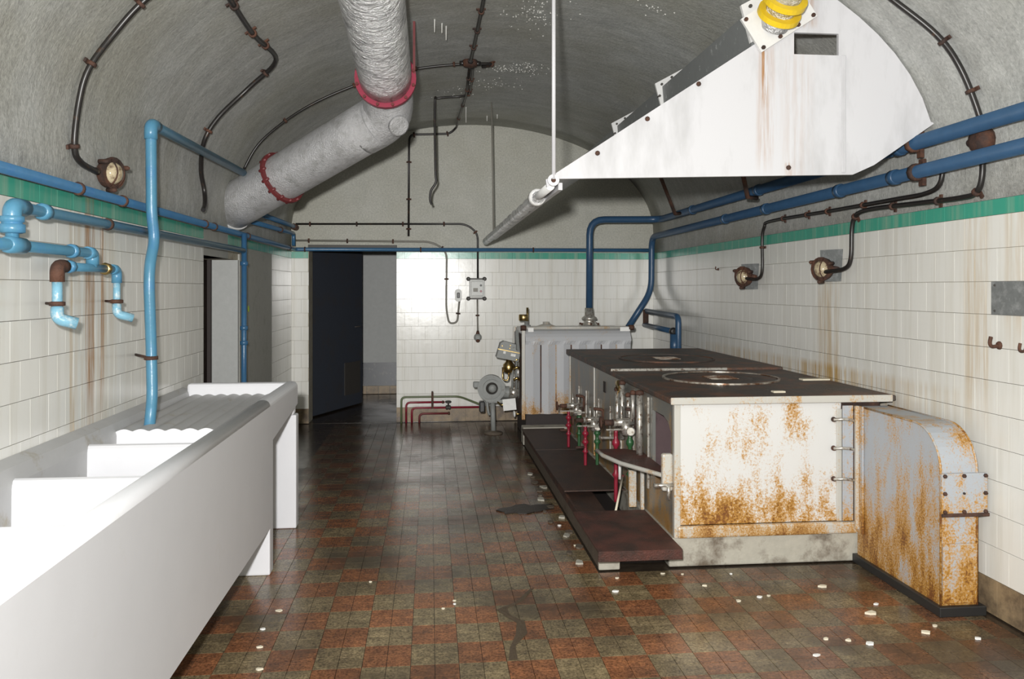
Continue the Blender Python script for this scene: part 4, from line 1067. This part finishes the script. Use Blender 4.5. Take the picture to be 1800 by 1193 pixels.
# clasps between range and air duct
for z in (0.775, 0.62, 0.455):
    bm = tube(NB(), smooth_path([(2.16, Y0 - 0.02, z), (2.20, Y0 - 0.045, z + 0.006), (2.25, Y0 - 0.04, z), (2.275, Y0 - 0.01, z - 0.012)]), 0.008, 8)
    cl = obj('clasp', bm, 'chrome', rg)
    obj('clasp_rose', lathe(NB(), (2.165, Y0 - 0.006, z), (0, -1, 0), [(0.014, 0), (0.012, 0.016)], 10), 'rust_iron', cl)
# dropped oven door
bm = NB()
dp = [(1.285, 4.25), (1.285, 4.86), (1.20, 4.95), (1.03, 4.95), (1.035, 4.80), (1.07, 4.66), (1.09, 4.58), (1.235, 4.28), (1.25, 4.25)]
prism(bm, dp, 'Z', 0.470, 0.488); dd = obj('drop_door', bm, 'red_plate', rg)
bm = NB(); tube(bm, [(1.25, 4.246, 0.478), (1.235, 4.276, 0.478), (1.09, 4.576, 0.478), (1.07, 4.655, 0.478), (1.033, 4.80, 0.478), (1.027, 4.952, 0.478)], 0.013, 8)
obj('door_rim', bm, 'frame_steel', dd)
obj('hinge_post', box(NB(), X0 - 0.06, X0 - 0.001, 4.225, 4.265, 0.40, 0.60, 0.012), 'frame_steel', rg)
obj('hinge_pin', tube(NB(), [(X0 - 0.11, 4.22, 0.435), (X0 + 0.0, 4.22, 0.435)], 0.010, 8), 'chrome', rg)
obj('hinge_pin', tube(NB(), [(X0 - 0.03, 4.215, 0.44), (X0 - 0.03, 4.215, 0.36)], 0.010, 8), 'chrome', rg)
# burner valve groups
def valves(y, z, s=1.0):
    xc = 1.195
    vb = obj('valve_body', tube(NB(), [(xc - 0.06, y, z), (xc + 0.075, y + 0.01, z + 0.004)], 0.022 * s, 12), 'chrome', rg)
    obj('lever', box(NB(), xc - 0.11, xc + 0.02, y - 0.03, y - 0.018, z - 0.045, z - 0.035, 0.003), 'chrome', vb)
    obj('sleeve', tube(NB(), [(xc - 0.115, y, z), (xc - 0.055, y, z)], 0.017 * s, 10), 'rust_iron', vb)
    obj('hand_wheel', lathe(NB(), (xc - 0.12, y, z), (-1, 0, 0), [(0.008, 0), (0.008, 0.015), (0.038, 0.016), (0.038, 0.024), (0.008, 0.026)], 12), 'rust_iron', vb)
    obj('nozzle', tube(NB(), [(xc + 0.02, y - 0.01, z + 0.01), (xc + 0.02, y - 0.01, z - 0.075)], 0.026 * s, 12), 'chrome', vb)
    obj('gauge', lathe(NB(), (xc + 0.045, y - 0.03, z - 0.05), (-0.3, -1, 0), [(0.026 * s, 0), (0.026 * s, 0.018), (0.02 * s, 0.022)], 14), 'chrome', vb)
    for dx in (-0.005, 0.045):
        obj('stem', tube(NB(), [(xc + dx, y + 0.01, z), (xc + dx, y + 0.01, z + 0.10)], 0.008, 8), 'chrome', vb)
    obj('yoke', tube(NB(), fillet([(xc + 0.075, y, z - 0.06), (xc + 0.095, y, z + 0.075), (xc + 0.02, y, z + 0.085)], 0.03), 0.011, 8), 'rust_iron', vb)
    n = 24
    zs = [z - 0.04 - (z - 0.04 - 0.155) * i / n for i in range(n + 1)]
    for dx, dy, mat_, nm_ in ((-0.045, -0.01, 'red_pipe_paint', 'red_pipe'), (0.045, -0.005, 'green_pipe_paint', 'green_pipe')):
        rad = [0.0125 + (0.012 if i in (4, 5, 9, 10, 15) else 0.0) for i in range(n + 1)]
        obj(nm_, tube(NB(), [(xc + dx, y + dy, q) for q in zs], 0.012, 10, radii=rad), mat_, rg)
    obj('side_tap', tube(NB(), [(xc - 0.045, y - 0.01, z - 0.20), (xc - 0.12, y - 0.015, z - 0.20)], 0.010, 8), 'rust_iron', vb)
valves(4.98, 0.645, 1.15)
valves(5.98, 0.50)
valves(6.72, 0.50)
# riser tubes of the near burner
for (y, z0, z1, r_) in ((5.34, 0.50, 0.80, 0.016), (5.20, 0.50, 0.86, 0.018), (5.04, 0.66, 0.80, 0.014), (4.92, 0.66, 0.83, 0.014), (4.76, 0.46, 0.85, 0.020)):
    tb = obj('riser_tube', tube(NB(), [(X0 - 0.045, y, z0), (X0 - 0.045, y, z1)], r_, 10), 'chrome', rg)
    obj('cap', lathe(NB(), (X0 - 0.045, y, z1), (0, 0, 1), [(r_ * 1.1, -0.005), (r_ * 1.4, 0.004), (r_ * 1.2, 0.018), (r_ * 0.4, 0.024)], 10), 'rust_iron', tb)
obj('top_fitting', tube(NB(), smooth_path([(X0 - 0.03, 5.34, 0.80), (X0 - 0.05, 5.28, 0.855), (X0 - 0.05, 5.2, 0.83)]), 0.022, 10), 'brass', rg)
for y in (5.42, 5.88, 6.55):
    obj('pedal', box(NB(), X0 - 0.14, X0 - 0.03, y, y + 0.02, 0.46, 0.475, 0.004), 'chrome', rg)
for y in (5.15, 5.08, 5.02):
    obj('rung', tube(NB(), [(X0 - 0.10, y, 0.38), (X0 - 0.02, y - 0.06, 0.33)], 0.007, 6), 'chrome', rg)
obj('standpipe', tube(NB(), fillet([(X0 - 0.09, 4.95, 0.41), (X0 - 0.12, 4.95, 0.41), (X0 - 0.12, 4.95, 0.30)], 0.02), 0.009, 8), 'paper_white', rg)
obj('white_post', box(NB(), X0 - 0.09, X0 - 0.045, 4.83, 4.86, 0.156, 0.38, 0.003), 'frame_steel', rg)
obj('white_post', box(NB(), X0 - 0.035, X0 - 0.015, 4.76, 4.79, 0.156, 0.40, 0.003), 'frame_steel', rg)

# ------------------------------------------------------------------ service trench with iron cover plates
kb = thing('trench_kerb', 'rough concrete kerb along the service trench in front of the range', 'kerb', (0.93, 6.3, 0))
bm = NB(); box(bm, 0.885, 0.99, 4.233, 7.635, 0, 0.118, 0.006); obj('kerb', bm, 'dirty_kerb', kb)
obj('near_block', box(NB(), 0.882, 0.995, 4.205, 4.232, 0, 0.117, 0.005), 'kerb_concrete', kb)
obj('edge_angle', box(NB(), 0.872, 0.888, 4.10, 7.635, 0.105, 0.15, 0.003), 'rust_iron', kb)
pit = obj('trench_floor', box(NB(), 0.995, 1.26, 4.3, 7.63, 0.0, 0.012), 'soot', kb)
def plate(label, y0, y1, z0, z1, mat, x0=0.86, x1=1.262, drop=0.0):
    q = thing('cover_plate', label, 'plate', ((x0 + x1) / 2, (y0 + y1) / 2, z0), 'iron trench cover plates')
    bm = NB(); r = bmesh.ops.create_cube(bm, size=1)
    for v in r['verts']:
        t = v.co.y + 0.5
        v.co = V((x0 if v.co.x < 0 else x1, y0 + (y1 - y0) * t, z0 + (z1 - z0) * t + (0.0 if v.co.z < 0 else 0.008) - (drop if v.co.x > 0 else 0) * (1 - t)))
    obj('sheet', bm, mat, q)
    return q
q = plate('reddish iron cover plate at the near end of the trench, before the white stove panel', 4.03, 4.76, 0.151, 0.151, 'red_plate', 0.84, 1.275)
obj('front_lip', box(NB(), 0.84, 1.275, 4.018, 4.032, 0.106, 0.159, 0.003), 'red_plate', q)
plate('narrow sunken iron cover plate between the near and middle trench plates', 4.78, 5.28, 0.120, 0.135, 'iron_plate', 0.89, 1.06)
plate('dark iron cover plate with a raised edge in the middle of the trench', 5.18, 6.6, 0.170, 0.151, 'iron_plate')
plate('dark iron cover plate at the far end of the trench by the boiler', 6.62, 7.62, 0.151, 0.151, 'iron_plate')
q = thing('trench_end_block', 'weathered concrete block at the foot of the boiler', 'block', (1.08, 7.68, 0))
obj('block', box(NB(), 0.875, 1.30, 7.64, 7.80, 0, 0.165, 0.008), 'kerb_concrete', q)
q = thing('loose_rod', 'thin pale rod leaning in the open trench', 'rod', (1.12, 4.80, 0.02))
obj('rod', tube(NB(), [(1.09, 4.74, 0.135), (1.20, 5.00, 0.30)], 0.007, 8), 'chip', q)
obj('tip', lathe(NB(), (1.20, 5.0, 0.30), (0.4, 0.8, 0.5), [(0.008, 0), (0.010, 0.01), (0.004, 0.02)], 8), 'dark_red', q)

# ------------------------------------------------------------------ curved air duct at the end of the range
vt = thing('air_duct', 'rusty pale grey air duct with a curved top standing beside the range', 'duct', (2.4, 3.85, 0))
VX0, VX1 = 2.30, 2.475
cr = 0.20
side = [(4.19, 0.04), (4.19, 0.845), (3.47 + cr, 0.845)]
for k in range(1, 9):
    a = math.pi / 2 * k / 8; side.append((3.47 + cr - cr * math.sin(a), 0.845 - cr + cr * math.cos(a)))
side += [(3.47, 0.04)]
bm = NB(); prism(bm, side, 'X', VX0, VX1); obj('casing', bm, 'vent_paint', vt)
# raised seams along both edges of the front and top
for x_ in (VX0, VX1):
    path = [(x_, y, z) for y, z in side[1:]]
    obj('seam', tube(NB(), path, 0.0055, 6), 'seam_rust', vt)
obj('base_skid', box(NB(), VX0 - 0.02, VX1 + 0.03, 3.445, 4.21, 0.0, 0.045, 0.004), 'black_plastic', vt)
cp = obj('cover_plate', box(NB(), VX0 - 0.006, VX1 + 0.04, 3.452, 3.469, 0.46, 0.645, 0.003), 'vent_paint', vt)
obj('peg', lathe(NB(), (2.40, 3.452, 0.555), (0, -1, 0), [(0.006, 0), (0.005, 0.006)], 8), 'soot', cp)
for x_ in (VX0 + 0.008, 2.40, VX1 + 0.028):
    for z_ in (0.472, 0.555, 0.634):
        if abs(x_ - 2.40) < 0.01 and abs(z_ - 0.555) < 0.01: continue
        obj('bolt', lathe(NB(), (x_, 3.452, z_), (0, -1, 0), [(0.010, 0), (0.009, 0.007), (0.004, 0.010)], 6), 'rust_iron', cp)
obj('cover_ledge', box(NB(), VX0 - 0.008, VX1 + 0.045, 3.445, 3.455, 0.45, 0.466, 0.003), 'rust_iron', vt)
obj('lower_panel', box(NB(), VX0 + 0.006, VX1 - 0.006, 3.459, 3.469, 0.055, 0.325, 0.003), 'vent_paint', vt)
obj('joint_flange', box(NB(), VX0 - 0.028, VX0 - 0.008, 4.155, 4.175, 0.19, 0.85, 0.003), 'frame_steel', vt)
obj('joint_flange', box(NB(), VX0 - 0.09, VX0 - 0.03, 4.178, 4.185, 0.23, 0.85, 0.002), 'vent_paint', vt)
obj('joint_flange', box(NB(), VX0 - 0.012, VX0 - 0.002, 4.12, 4.185, 0.17, 0.85, 0.002), 'vent_paint', vt)

# ------------------------------------------------------------------ boiler
bo = thing('boiler', 'white rust-streaked boiler with ribbed jacket behind the range', 'boiler', (1.45, 8.3, 0))
BX0, BX1, BY0, BY1 = 0.925, 1.975, 7.86, 8.78
# jacket: folded sheet with rounded shoulders
bm = NB()
pr = [(BY0, 0.255), (BY0, 0.93)]
for k in range(1, 7):
    a = math.pi / 2 * k / 6; pr.append((BY0 + 0.15 - 0.15 * math.cos(a), 0.93 + 0.15 * math.sin(a)))
pr2 = [(BY1 - (y - BY0), z) for y, z in pr][::-1]
full = pr + pr2
nx = 42
rings_ = []
for i in range(nx + 1):
    x_ = BX0 + (BX1 - BX0) * i / nx
    fold = 0.032 * abs(((i / nx * 7) % 1) * 2 - 1)
    rings_.append([bm.verts.new((x_, y + (fold if j < len(pr) and z < 0.96 else (-fold if j >= len(pr) and z < 0.96 else 0)), z)) for j, (y, z) in enumerate(full)])
for i in range(nx):
    for j in range(len(full) - 1): bm.faces.new((rings_[i][j], rings_[i + 1][j], rings_[i + 1][j + 1], rings_[i][j + 1]))
bm.faces.new(rings_[0]); bm.faces.new(rings_[-1][::-1])
obj('jacket', bm, 'boiler_paint', bo)
for i in range(8):
    x_ = BX0 + (BX1 - BX0) * i / 7
    if i in (0, 7): continue
    obj('rib_seam', box(NB(), x_ - 0.006, x_ + 0.006, BY0 + 0.005, BY0 + 0.014, 0.27, 0.93, 0.002), 'rust_iron' if i % 2 else 'seam_rust', bo)
obj('base_frame', box(NB(), BX0 + 0.01, BX1 - 0.01, BY0 + 0.06, BY1 - 0.06, 0.0, 0.255), 'soot', bo)
obj('front_frame', box(NB(), BX0 - 0.035, BX0 - 0.002, BY0 + 0.02, BY0 + 0.05, 0.20, 1.07, 0.004), 'frame_steel', bo)
obj('front_frame', box(NB(), BX0 - 0.035, BX0 - 0.002, BY1 - 0.06, BY1 - 0.03, 0.20, 1.07, 0.004), 'frame_steel', bo)
obj('front_plate', box(NB(), BX0 - 0.02, BX0 - 0.001, BY0 + 0.05, BY1 - 0.06, 0.22, 1.02, 0.004), 'rust_iron', bo)
tr = obj('top_rail', tube(NB(), [(BX0 - 0.02, BY0 + 0.08, 1.092), (BX1 + 0.05, BY0 + 0.08, 1.092)], 0.016, 10), 'frame_steel', bo)
for x_ in (BX0 - 0.02, BX1 + 0.01):
    obj('rail_cap', lathe(NB(), (x_ - 0.02, BY0 + 0.08, 1.092), (1, 0, 0), [(0.028, 0), (0.028, 0.05), (0.02, 0.055)], 10), 'rust_iron', tr)
obj('tag_plate', box(NB(), BX0 + 0.03, BX0 + 0.085, BY0 + 0.058, BY0 + 0.064, 1.055, 1.095), 'paper_white', tr)
obj('tag_plate', box(NB(), BX1 - 0.10, BX1 - 0.0, BY0 + 0.058, BY0 + 0.064, 1.058, 1.098), 'paper_white', tr)
obj('manhole_lid', lathe(NB(), (1.19, 8.30, 1.078), (0, 0, 1), [(0.11, 0), (0.11, 0.012), (0.05, 0.035), (0.035, 0.035), (0.035, 0.06), (0.005, 0.062)], 20), 'frame_steel', bo)
of = obj('outlet_flange', lathe(NB(), (1.655, 8.38, 1.078), (0, 0, 1), [(0.12, 0), (0.12, 0.018), (0.085, 0.03), (0.06, 0.05), (0.06, 0.075), (0.08, 0.08), (0.08, 0.10), (0.05, 0.12), (0.045, 0.20)], 20), 'chrome', bo)
bolts(of, (1.655, 8.38, 1.09), (0, 0, 1), 0.10, 6, 'rust_iron', 0.010)
sv = obj('safety_valve', lathe(NB(), (0.985, 8.30, 1.075), (0, 0, 1), [(0.045, 0), (0.045, 0.03), (0.022, 0.035), (0.022, 0.07)], 12), 'cast_grey', bo)
obj('valve_cup', lathe(NB(), (0.955, 8.30, 1.15), (0, 0, 1), [(0.045, 0), (0.05, 0.005), (0.05, 0.06), (0.045, 0.065)], 14), 'brass', sv)
obj('spindle', tube(NB(), [(0.995, 8.30, 1.11), (0.995, 8.30, 1.285)], 0.012, 8), 'brass', sv)
# front fittings on the side facing the walkway
bk = obj('gusset', prism(NB(), [(8.10, 0.86), (8.24, 1.06), (8.38, 0.86)], 'X', BX0 - 0.06, BX0 - 0.03), 'cast_grey', bo)
# control head: pitched grey box
cc = V((0.795, 8.28, 0.835)); e1 = V((0.97, 0, -0.20)).normalized(); e2 = V((0.20, 0, 0.97)).normalized()
bm = NB(); pp_ = []
for (a, b) in ((-0.115, -0.075), (0.115, -0.075), (0.115, 0.055), (0.06, 0.09), (-0.07, 0.10), (-0.10, 0.075)):
    p = cc + e1 * a + e2 * b; pp_.append((p.x, p.z))
prism(bm, pp_, 'Y', 8.20, 8.36); ch = obj('control_head', bm, 'cast_grey', bo)
p = cc + e1 * 0 + e2 * 0.012
bm = NB(); obox(bm, V((p.x, 8.197, p.z)), e1 * 0.117, V((0, 0.004, 0)), e2 * 0.004); obj('joint_line', bm, 'brass', ch)
for (a, b) in ((-0.045, -0.01), (0.035, -0.02), (0.06, -0.02)):
    p = cc + e1 * a + e2 * b
    bm = NB(); obox(bm, V((p.x, 8.196, p.z)), e1 * 0.012, V((0, 0.005, 0)), e2 * 0.013); obj('label_plate', bm, 'paper_white', ch)
for (a, b) in ((-0.08, 0.05), (0.0, 0.07), (0.0, 0.04), (0.08, 0.045)):
    p = cc + e1 * a + e2 * b
    obj('screw', lathe(NB(), (p.x, 8.201, p.z), (0, -1, 0), [(0.008, 0), (0.006, 0.006)], 8), 'brass', ch)
obj('head_pipe', tube(NB(), [(0.89, 8.28, 0.80), (0.925, 8.28, 0.78)], 0.025, 10), 'brass', ch)
obj('regulator', lathe(NB(), (0.80, 8.28, 0.615), (0, 0, 1), [(0.02, 0), (0.05, 0.012), (0.06, 0.05), (0.058, 0.09), (0.03, 0.12), (0.025, 0.15)], 16), 'brass', bo)
obj('siphon', tube(NB(), fillet([(0.735, 8.25, 0.68), (0.735, 8.25, 0.55), (0.79, 8.25, 0.54), (0.80, 8.25, 0.62)], 0.03), 0.008, 8), 'brass', bo)
for i, (x_, z0, z1, r_) in enumerate(((0.835, 0.46, 0.66, 0.012), (0.855, 0.46, 0.64, 0.014), (0.875, 0.46, 0.78, 0.010), (0.895, 0.45, 0.76, 0.013), (0.91, 0.40, 0.88, 0.010))):
    obj('impulse_pipe', tube(NB(), [(x_, 8.25 + 0.02 * (i % 2), z0), (x_, 8.25 + 0.02 * (i % 2), z1)], r_, 8), 'chrome' if i % 2 else 'cast_grey', bo)
for z_ in (0.55, 0.66, 0.74):
    obj('elbow', tube(NB(), smooth_path([(0.845, 8.22, z_), (0.88, 8.21, z_ + 0.02), (0.92, 8.23, z_ - 0.01)]), 0.014, 8), 'brass', bo)
# burner: fan, blast tube, motor stand
bn = thing('burner_fan', 'grey snail-shaped burner fan on a post in front of the boiler', 'fan', (0.63, 8.30, 0))
fc = V((0.612, 8.30, 0.47))
bm = NB(); n = 28; pts = []
for k in range(n):
    a = 2 * math.pi * k / n; rr = 0.135 + 0.016 * math.cos(a + 0.6)
    pts.append((fc.x + rr * math.cos(a), fc.z + rr * math.sin(a)))
prism(bm, pts, 'Y', 8.23, 8.37); es = [e for e in bm.edges if all(len(f.verts) != n for f in e.link_faces) is False]
vo = obj('volute', bm, 'cast_grey', bn)
obj('inlet_ring', annulus(NB(), (fc.x + 0.01, 8.23, fc.z), (0, -1, 0), 0.062, 0.09, 0, 0.03, 24), 'cast_grey', vo)
obj('inlet_mesh', lathe(NB(), (fc.x + 0.01, 8.232, fc.z), (0, -1, 0), [(0.062, 0), (0.06, 0.006), (0.045, 0.008), (0.042, 0.03), (0.02, 0.036)], 20), 'dark_steel', vo)
obj('hub', lathe(NB(), (fc.x + 0.015, 8.205, fc.z), (0, -1, 0), [(0.042, 0), (0.04, 0.012), (0.012, 0.016)], 16), 'cast_grey', vo)
obj('outer_rim', annulus(NB(), (fc.x, 8.228, fc.z), (0, -1, 0), 0.112, 0.135, 0, 0.012, 28), 'cast_grey', vo)
obj('side_lug', box(NB(), fc.x - 0.175, fc.x - 0.11, 8.27, 8.33, fc.z, fc.z + 0.06, 0.01), 'cast_grey', vo)
obj('blast_tube', tube(NB(), [(0.70, 8.30, 0.425), (0.915, 8.30, 0.41)], 0.062, 20), 'cast_grey', bn)
obj('tube_band', tube(NB(), [(0.80, 8.30, 0.418), (0.90, 8.30, 0.411)], 0.064, 20), 'chrome', bn)
obj('motor_bracket', box(NB(), 0.56, 0.74, 8.25, 8.35, 0.315, 0.35, 0.006), 'cast_grey', bn)
obj('terminal_cover', box(NB(), 0.50, 0.555, 8.26, 8.36, 0.22, 0.33, 0.01), 'black_plastic', bn)
obj('post', tube(NB(), [(0.635, 8.30, 0.32), (0.645, 8.30, 0.012)], 0.026, 14), 'cast_grey', bn)
obj('foot', lathe(NB(), (0.645, 8.30, 0.0), (0, 0, 1), [(0.10, 0), (0.095, 0.012), (0.04, 0.02), (0.028, 0.03)], 18), 'dirty_kerb', bn)
obj('oil_hose', tube(NB(), smooth_path([(0.575, 8.24, 0.33), (0.585, 8.23, 0.24), (0.60, 8.24, 0.20)]), 0.014, 8), 'cast_grey', bn)
bm = NB(); obox(bm, V((0.80, 8.21, 0.305)), V((0.066, 0, 0.006)), V((0, 0.006, 0)), V((-0.006, 0, 0.058))); obj('note_card', bm, 'paper_white', bn)
obj('card_bracket', tube(NB(), smooth_path([(0.68, 8.26, 0.33), (0.72, 8.22, 0.30), (0.75, 8.22, 0.31)]), 0.009, 8), 'brass', bn)
wv = thing('drain_valve', 'small white wheel valve low on the boiler front', 'valve', (0.86, 8.1, 0.22))
obj('spindle', tube(NB(), [(0.84, 8.1, 0.225), (0.915, 8.1, 0.225)], 0.010, 8), 'brass', wv)
obj('wheel', lathe(NB(), (0.845, 8.1, 0.225), (-1, -0.2, 0), [(0.012, 0), (0.032, 0.004), (0.032, 0.012), (0.01, 0.016)], 12), 'paper_white', wv)

# ------------------------------------------------------------------ debris, mud, stalactites
chips = [(0.90, 3.90, 0.022), (1.36, 3.93, 0.02), (1.20, 4.12, 0.016), (1.55, 4.08, 0.014), (1.94, 3.86, 0.035), (1.45, 3.72, 0.02), (1.57, 3.76, 0.02), (1.62, 3.77, 0.018), (2.0, 3.52, 0.04), (2.08, 3.62, 0.018),
         (2.12, 3.30, 0.03), (2.20, 3.36, 0.02), (1.82, 3.22, 0.03), (1.66, 3.28, 0.022), (1.75, 3.26, 0.02), (1.55, 3.14, 0.02), (0.06, 3.77, 0.014), (0.115, 3.86, 0.012), (0.115, 3.82, 0.012), (-0.30, 4.15, 0.012),
         (-0.69, 3.82, 0.02), (-0.72, 3.62, 0.018), (-0.70, 3.44, 0.018), (-0.66, 3.24, 0.02), (0.80, 5.02, 0.02), (0.83, 4.62, 0.018), (0.78, 5.40, 0.018), (2.30, 3.22, 0.022), (1.30, 4.10, 0.014), (0.95, 4.08, 0.016)]
for i, (x_, y_, s) in enumerate(chips):
    rnd = random.Random(i)
    bm = NB(); n = 6; s *= 0.7
    pts = [(x_ + s * rnd.uniform(0.5, 1.0) * math.cos(2 * math.pi * k / n) * 1.2, y_ + s * rnd.uniform(0.4, 0.9) * math.sin(2 * math.pi * k / n)) for k in range(n)]
    prism(bm, pts, 'Z', 0.0005, 0.004 + s * 0.2)
    o = obj('plaster_chip', bm, 'paper_white' if i % 3 == 0 else 'chip', loc=(x_, y_, 0))
    if x_ < -0.5: lb = 'tiny pale plaster flake on the dark floor beside the front of the wash trough'
    elif x_ < 0.5: lb = 'tiny pale speck of plaster on the open tiled floor between trough and range'
    elif y_ > 4.3: lb = 'small pale plaster crumb on the floor along the outer side of the trench kerb'
    elif y_ > 3.85 and x_ < 1.8: lb = 'small pale flake of plaster close to the foot of the plinth and trench plate'
    elif y_ > 3.6 and x_ < 1.8: lb = 'pale plaster flake in the small group on the floor before the range plinth'
    elif x_ > 1.8 and y_ > 3.4: lb = 'larger buff plaster flake on the floor left of the rusty air duct'
    else: lb = 'white plaster flake on the floor in the near right corner'
    tag(o, lb, 'debris', 'plaster flakes on the floor')
bm = NB()
rnd = random.Random(4)
pts = []
n = 26
for k in range(n):
    a = 2 * math.pi * k / n
    pts.append((0.66 + (0.20 + rnd.uniform(-0.05, 0.04)) * math.cos(a), 5.42 + (0.10 + rnd.uniform(-0.035, 0.03)) * math.sin(a) + 0.04 * math.cos(a)))
prism(bm, pts, 'Z', 0.0005, 0.007)
o = obj('mud_patch', bm, 'leaf_mud', loc=(0.66, 5.42, 0)); tag(o, 'dark ragged patch of wet sludge on the floor left of the trench', 'sludge')
trail = [(0.50, 3.98), (0.42, 3.82), (0.33, 3.74), (0.35, 3.66), (0.40, 3.58), (0.39, 3.46), (0.34, 3.34), (0.33, 3.22)]
bm = NB(); Lp, Rp = [], []
for k, (x_, y_) in enumerate(trail):
    wd = 0.012 + 0.014 * ((k * 7) % 3) / 2
    Lp.append((x_ - wd, y_)); Rp.append((x_ + wd, y_ + 0.01))
va = [bm.verts.new((x_, y_, 0.0008)) for x_, y_ in Lp]; vb = [bm.verts.new((x_, y_, 0.0008)) for x_, y_ in Rp]; vt_ = [bm.verts.new(((a[0] + b[0]) / 2, (a[1] + b[1]) / 2, 0.002)) for a, b in zip(Lp, Rp)]
for k in range(len(trail) - 1):
    bm.faces.new((va[k], va[k + 1], vt_[k + 1], vt_[k])); bm.faces.new((vt_[k], vt_[k + 1], vb[k + 1], vb[k]))
o = obj('mud_trail', bm, 'dry_mud', loc=(0.4, 3.6, 0)); tag(o, 'dark crooked trail of dried mud across the near floor tiles', 'mud')
for i in range(16):
    rnd = random.Random(50 + i)
    x_, y_ = 0.80 + rnd.uniform(-0.05, 0.05), 4.35 + i * 0.14 + rnd.uniform(-0.05, 0.05); s = rnd.uniform(0.015, 0.035)
    bm = NB(); n = 7
    pts = [(x_ + s * rnd.uniform(0.6, 1.0) * math.cos(2 * math.pi * k / n), y_ + s * rnd.uniform(0.8, 1.6) * math.sin(2 * math.pi * k / n)) for k in range(n)]
    prism(bm, pts, 'Z', 0.0005, 0.010)
    o = obj('rubble_crumb', bm, 'dirty_kerb' if i % 3 else 'kerb_concrete', loc=(x_, y_, 0))
    tag(o, 'crumb of dark rubble on the floor beside the concrete trench kerb', 'debris', 'rubble crumbs along the kerb')
for i, (x_, y_, l_) in enumerate(((0.03, 5.45, 0.09), (0.08, 5.55, 0.07), (0.11, 5.62, 0.10), (0.36, 8.2, 0.16), (0.60, 8.6, 0.06), (0.70, 8.5, 0.05))):
    zt_ = vz(x_, 0.0)
    o = obj('stalactite', lathe(NB(), (x_, y_, zt_ + 0.004), (0, 0, -1), [(0.007, 0), (0.004, 0.02), (0.003, l_)], 6), 'calcite', loc=(x_, y_, zt_ - l_))
    tag(o, ('leftmost of three thin white straw stalactites right of the silver duct', 'middle one of three thin white straw stalactites right of the silver duct',
            'rightmost of three thin white straw stalactites right of the silver duct', 'long thin white straw stalactite hanging near the back wall beside the hanging cable',
            'short white straw stalactite at the vault edge left of the thin rod', 'short white straw stalactite at the vault edge right of the thin rod')[i], 'stalactite', 'straw stalactites on the vault')
# beads of water and lime on the crown of the vault
bm = NB(); rnd = random.Random(9)
for (cx, cy, sx, sy, n) in ((0.70, 5.35, 0.16, 0.35, 110), (0.66, 6.75, 0.22, 0.10, 90), (0.80, 6.60, 0.16, 0.10, 50), (0.55, 7.25, 0.22, 0.18, 50), (1.35, 4.9, 0.12, 0.12, 20), (0.25, 7.6, 0.15, 0.25, 25)):
    for k in range(n):
        x_, y_ = rnd.gauss(cx, sx * 0.6), rnd.gauss(cy, sy * 0.6)
        r_ = rnd.uniform(0.0025, 0.0065); z_ = vz(x_, 0.0)
        v0 = bmesh.ops.create_icosphere(bm, subdivisions=1, radius=r_, matrix=Matrix.Translation((x_, y_, z_)))
o = obj('lime_droplets', bm, 'calcite', loc=None); o['kind'] = 'stuff'; tag(o, 'glittering white lime and water droplets on the crown of the vault', 'droplets')
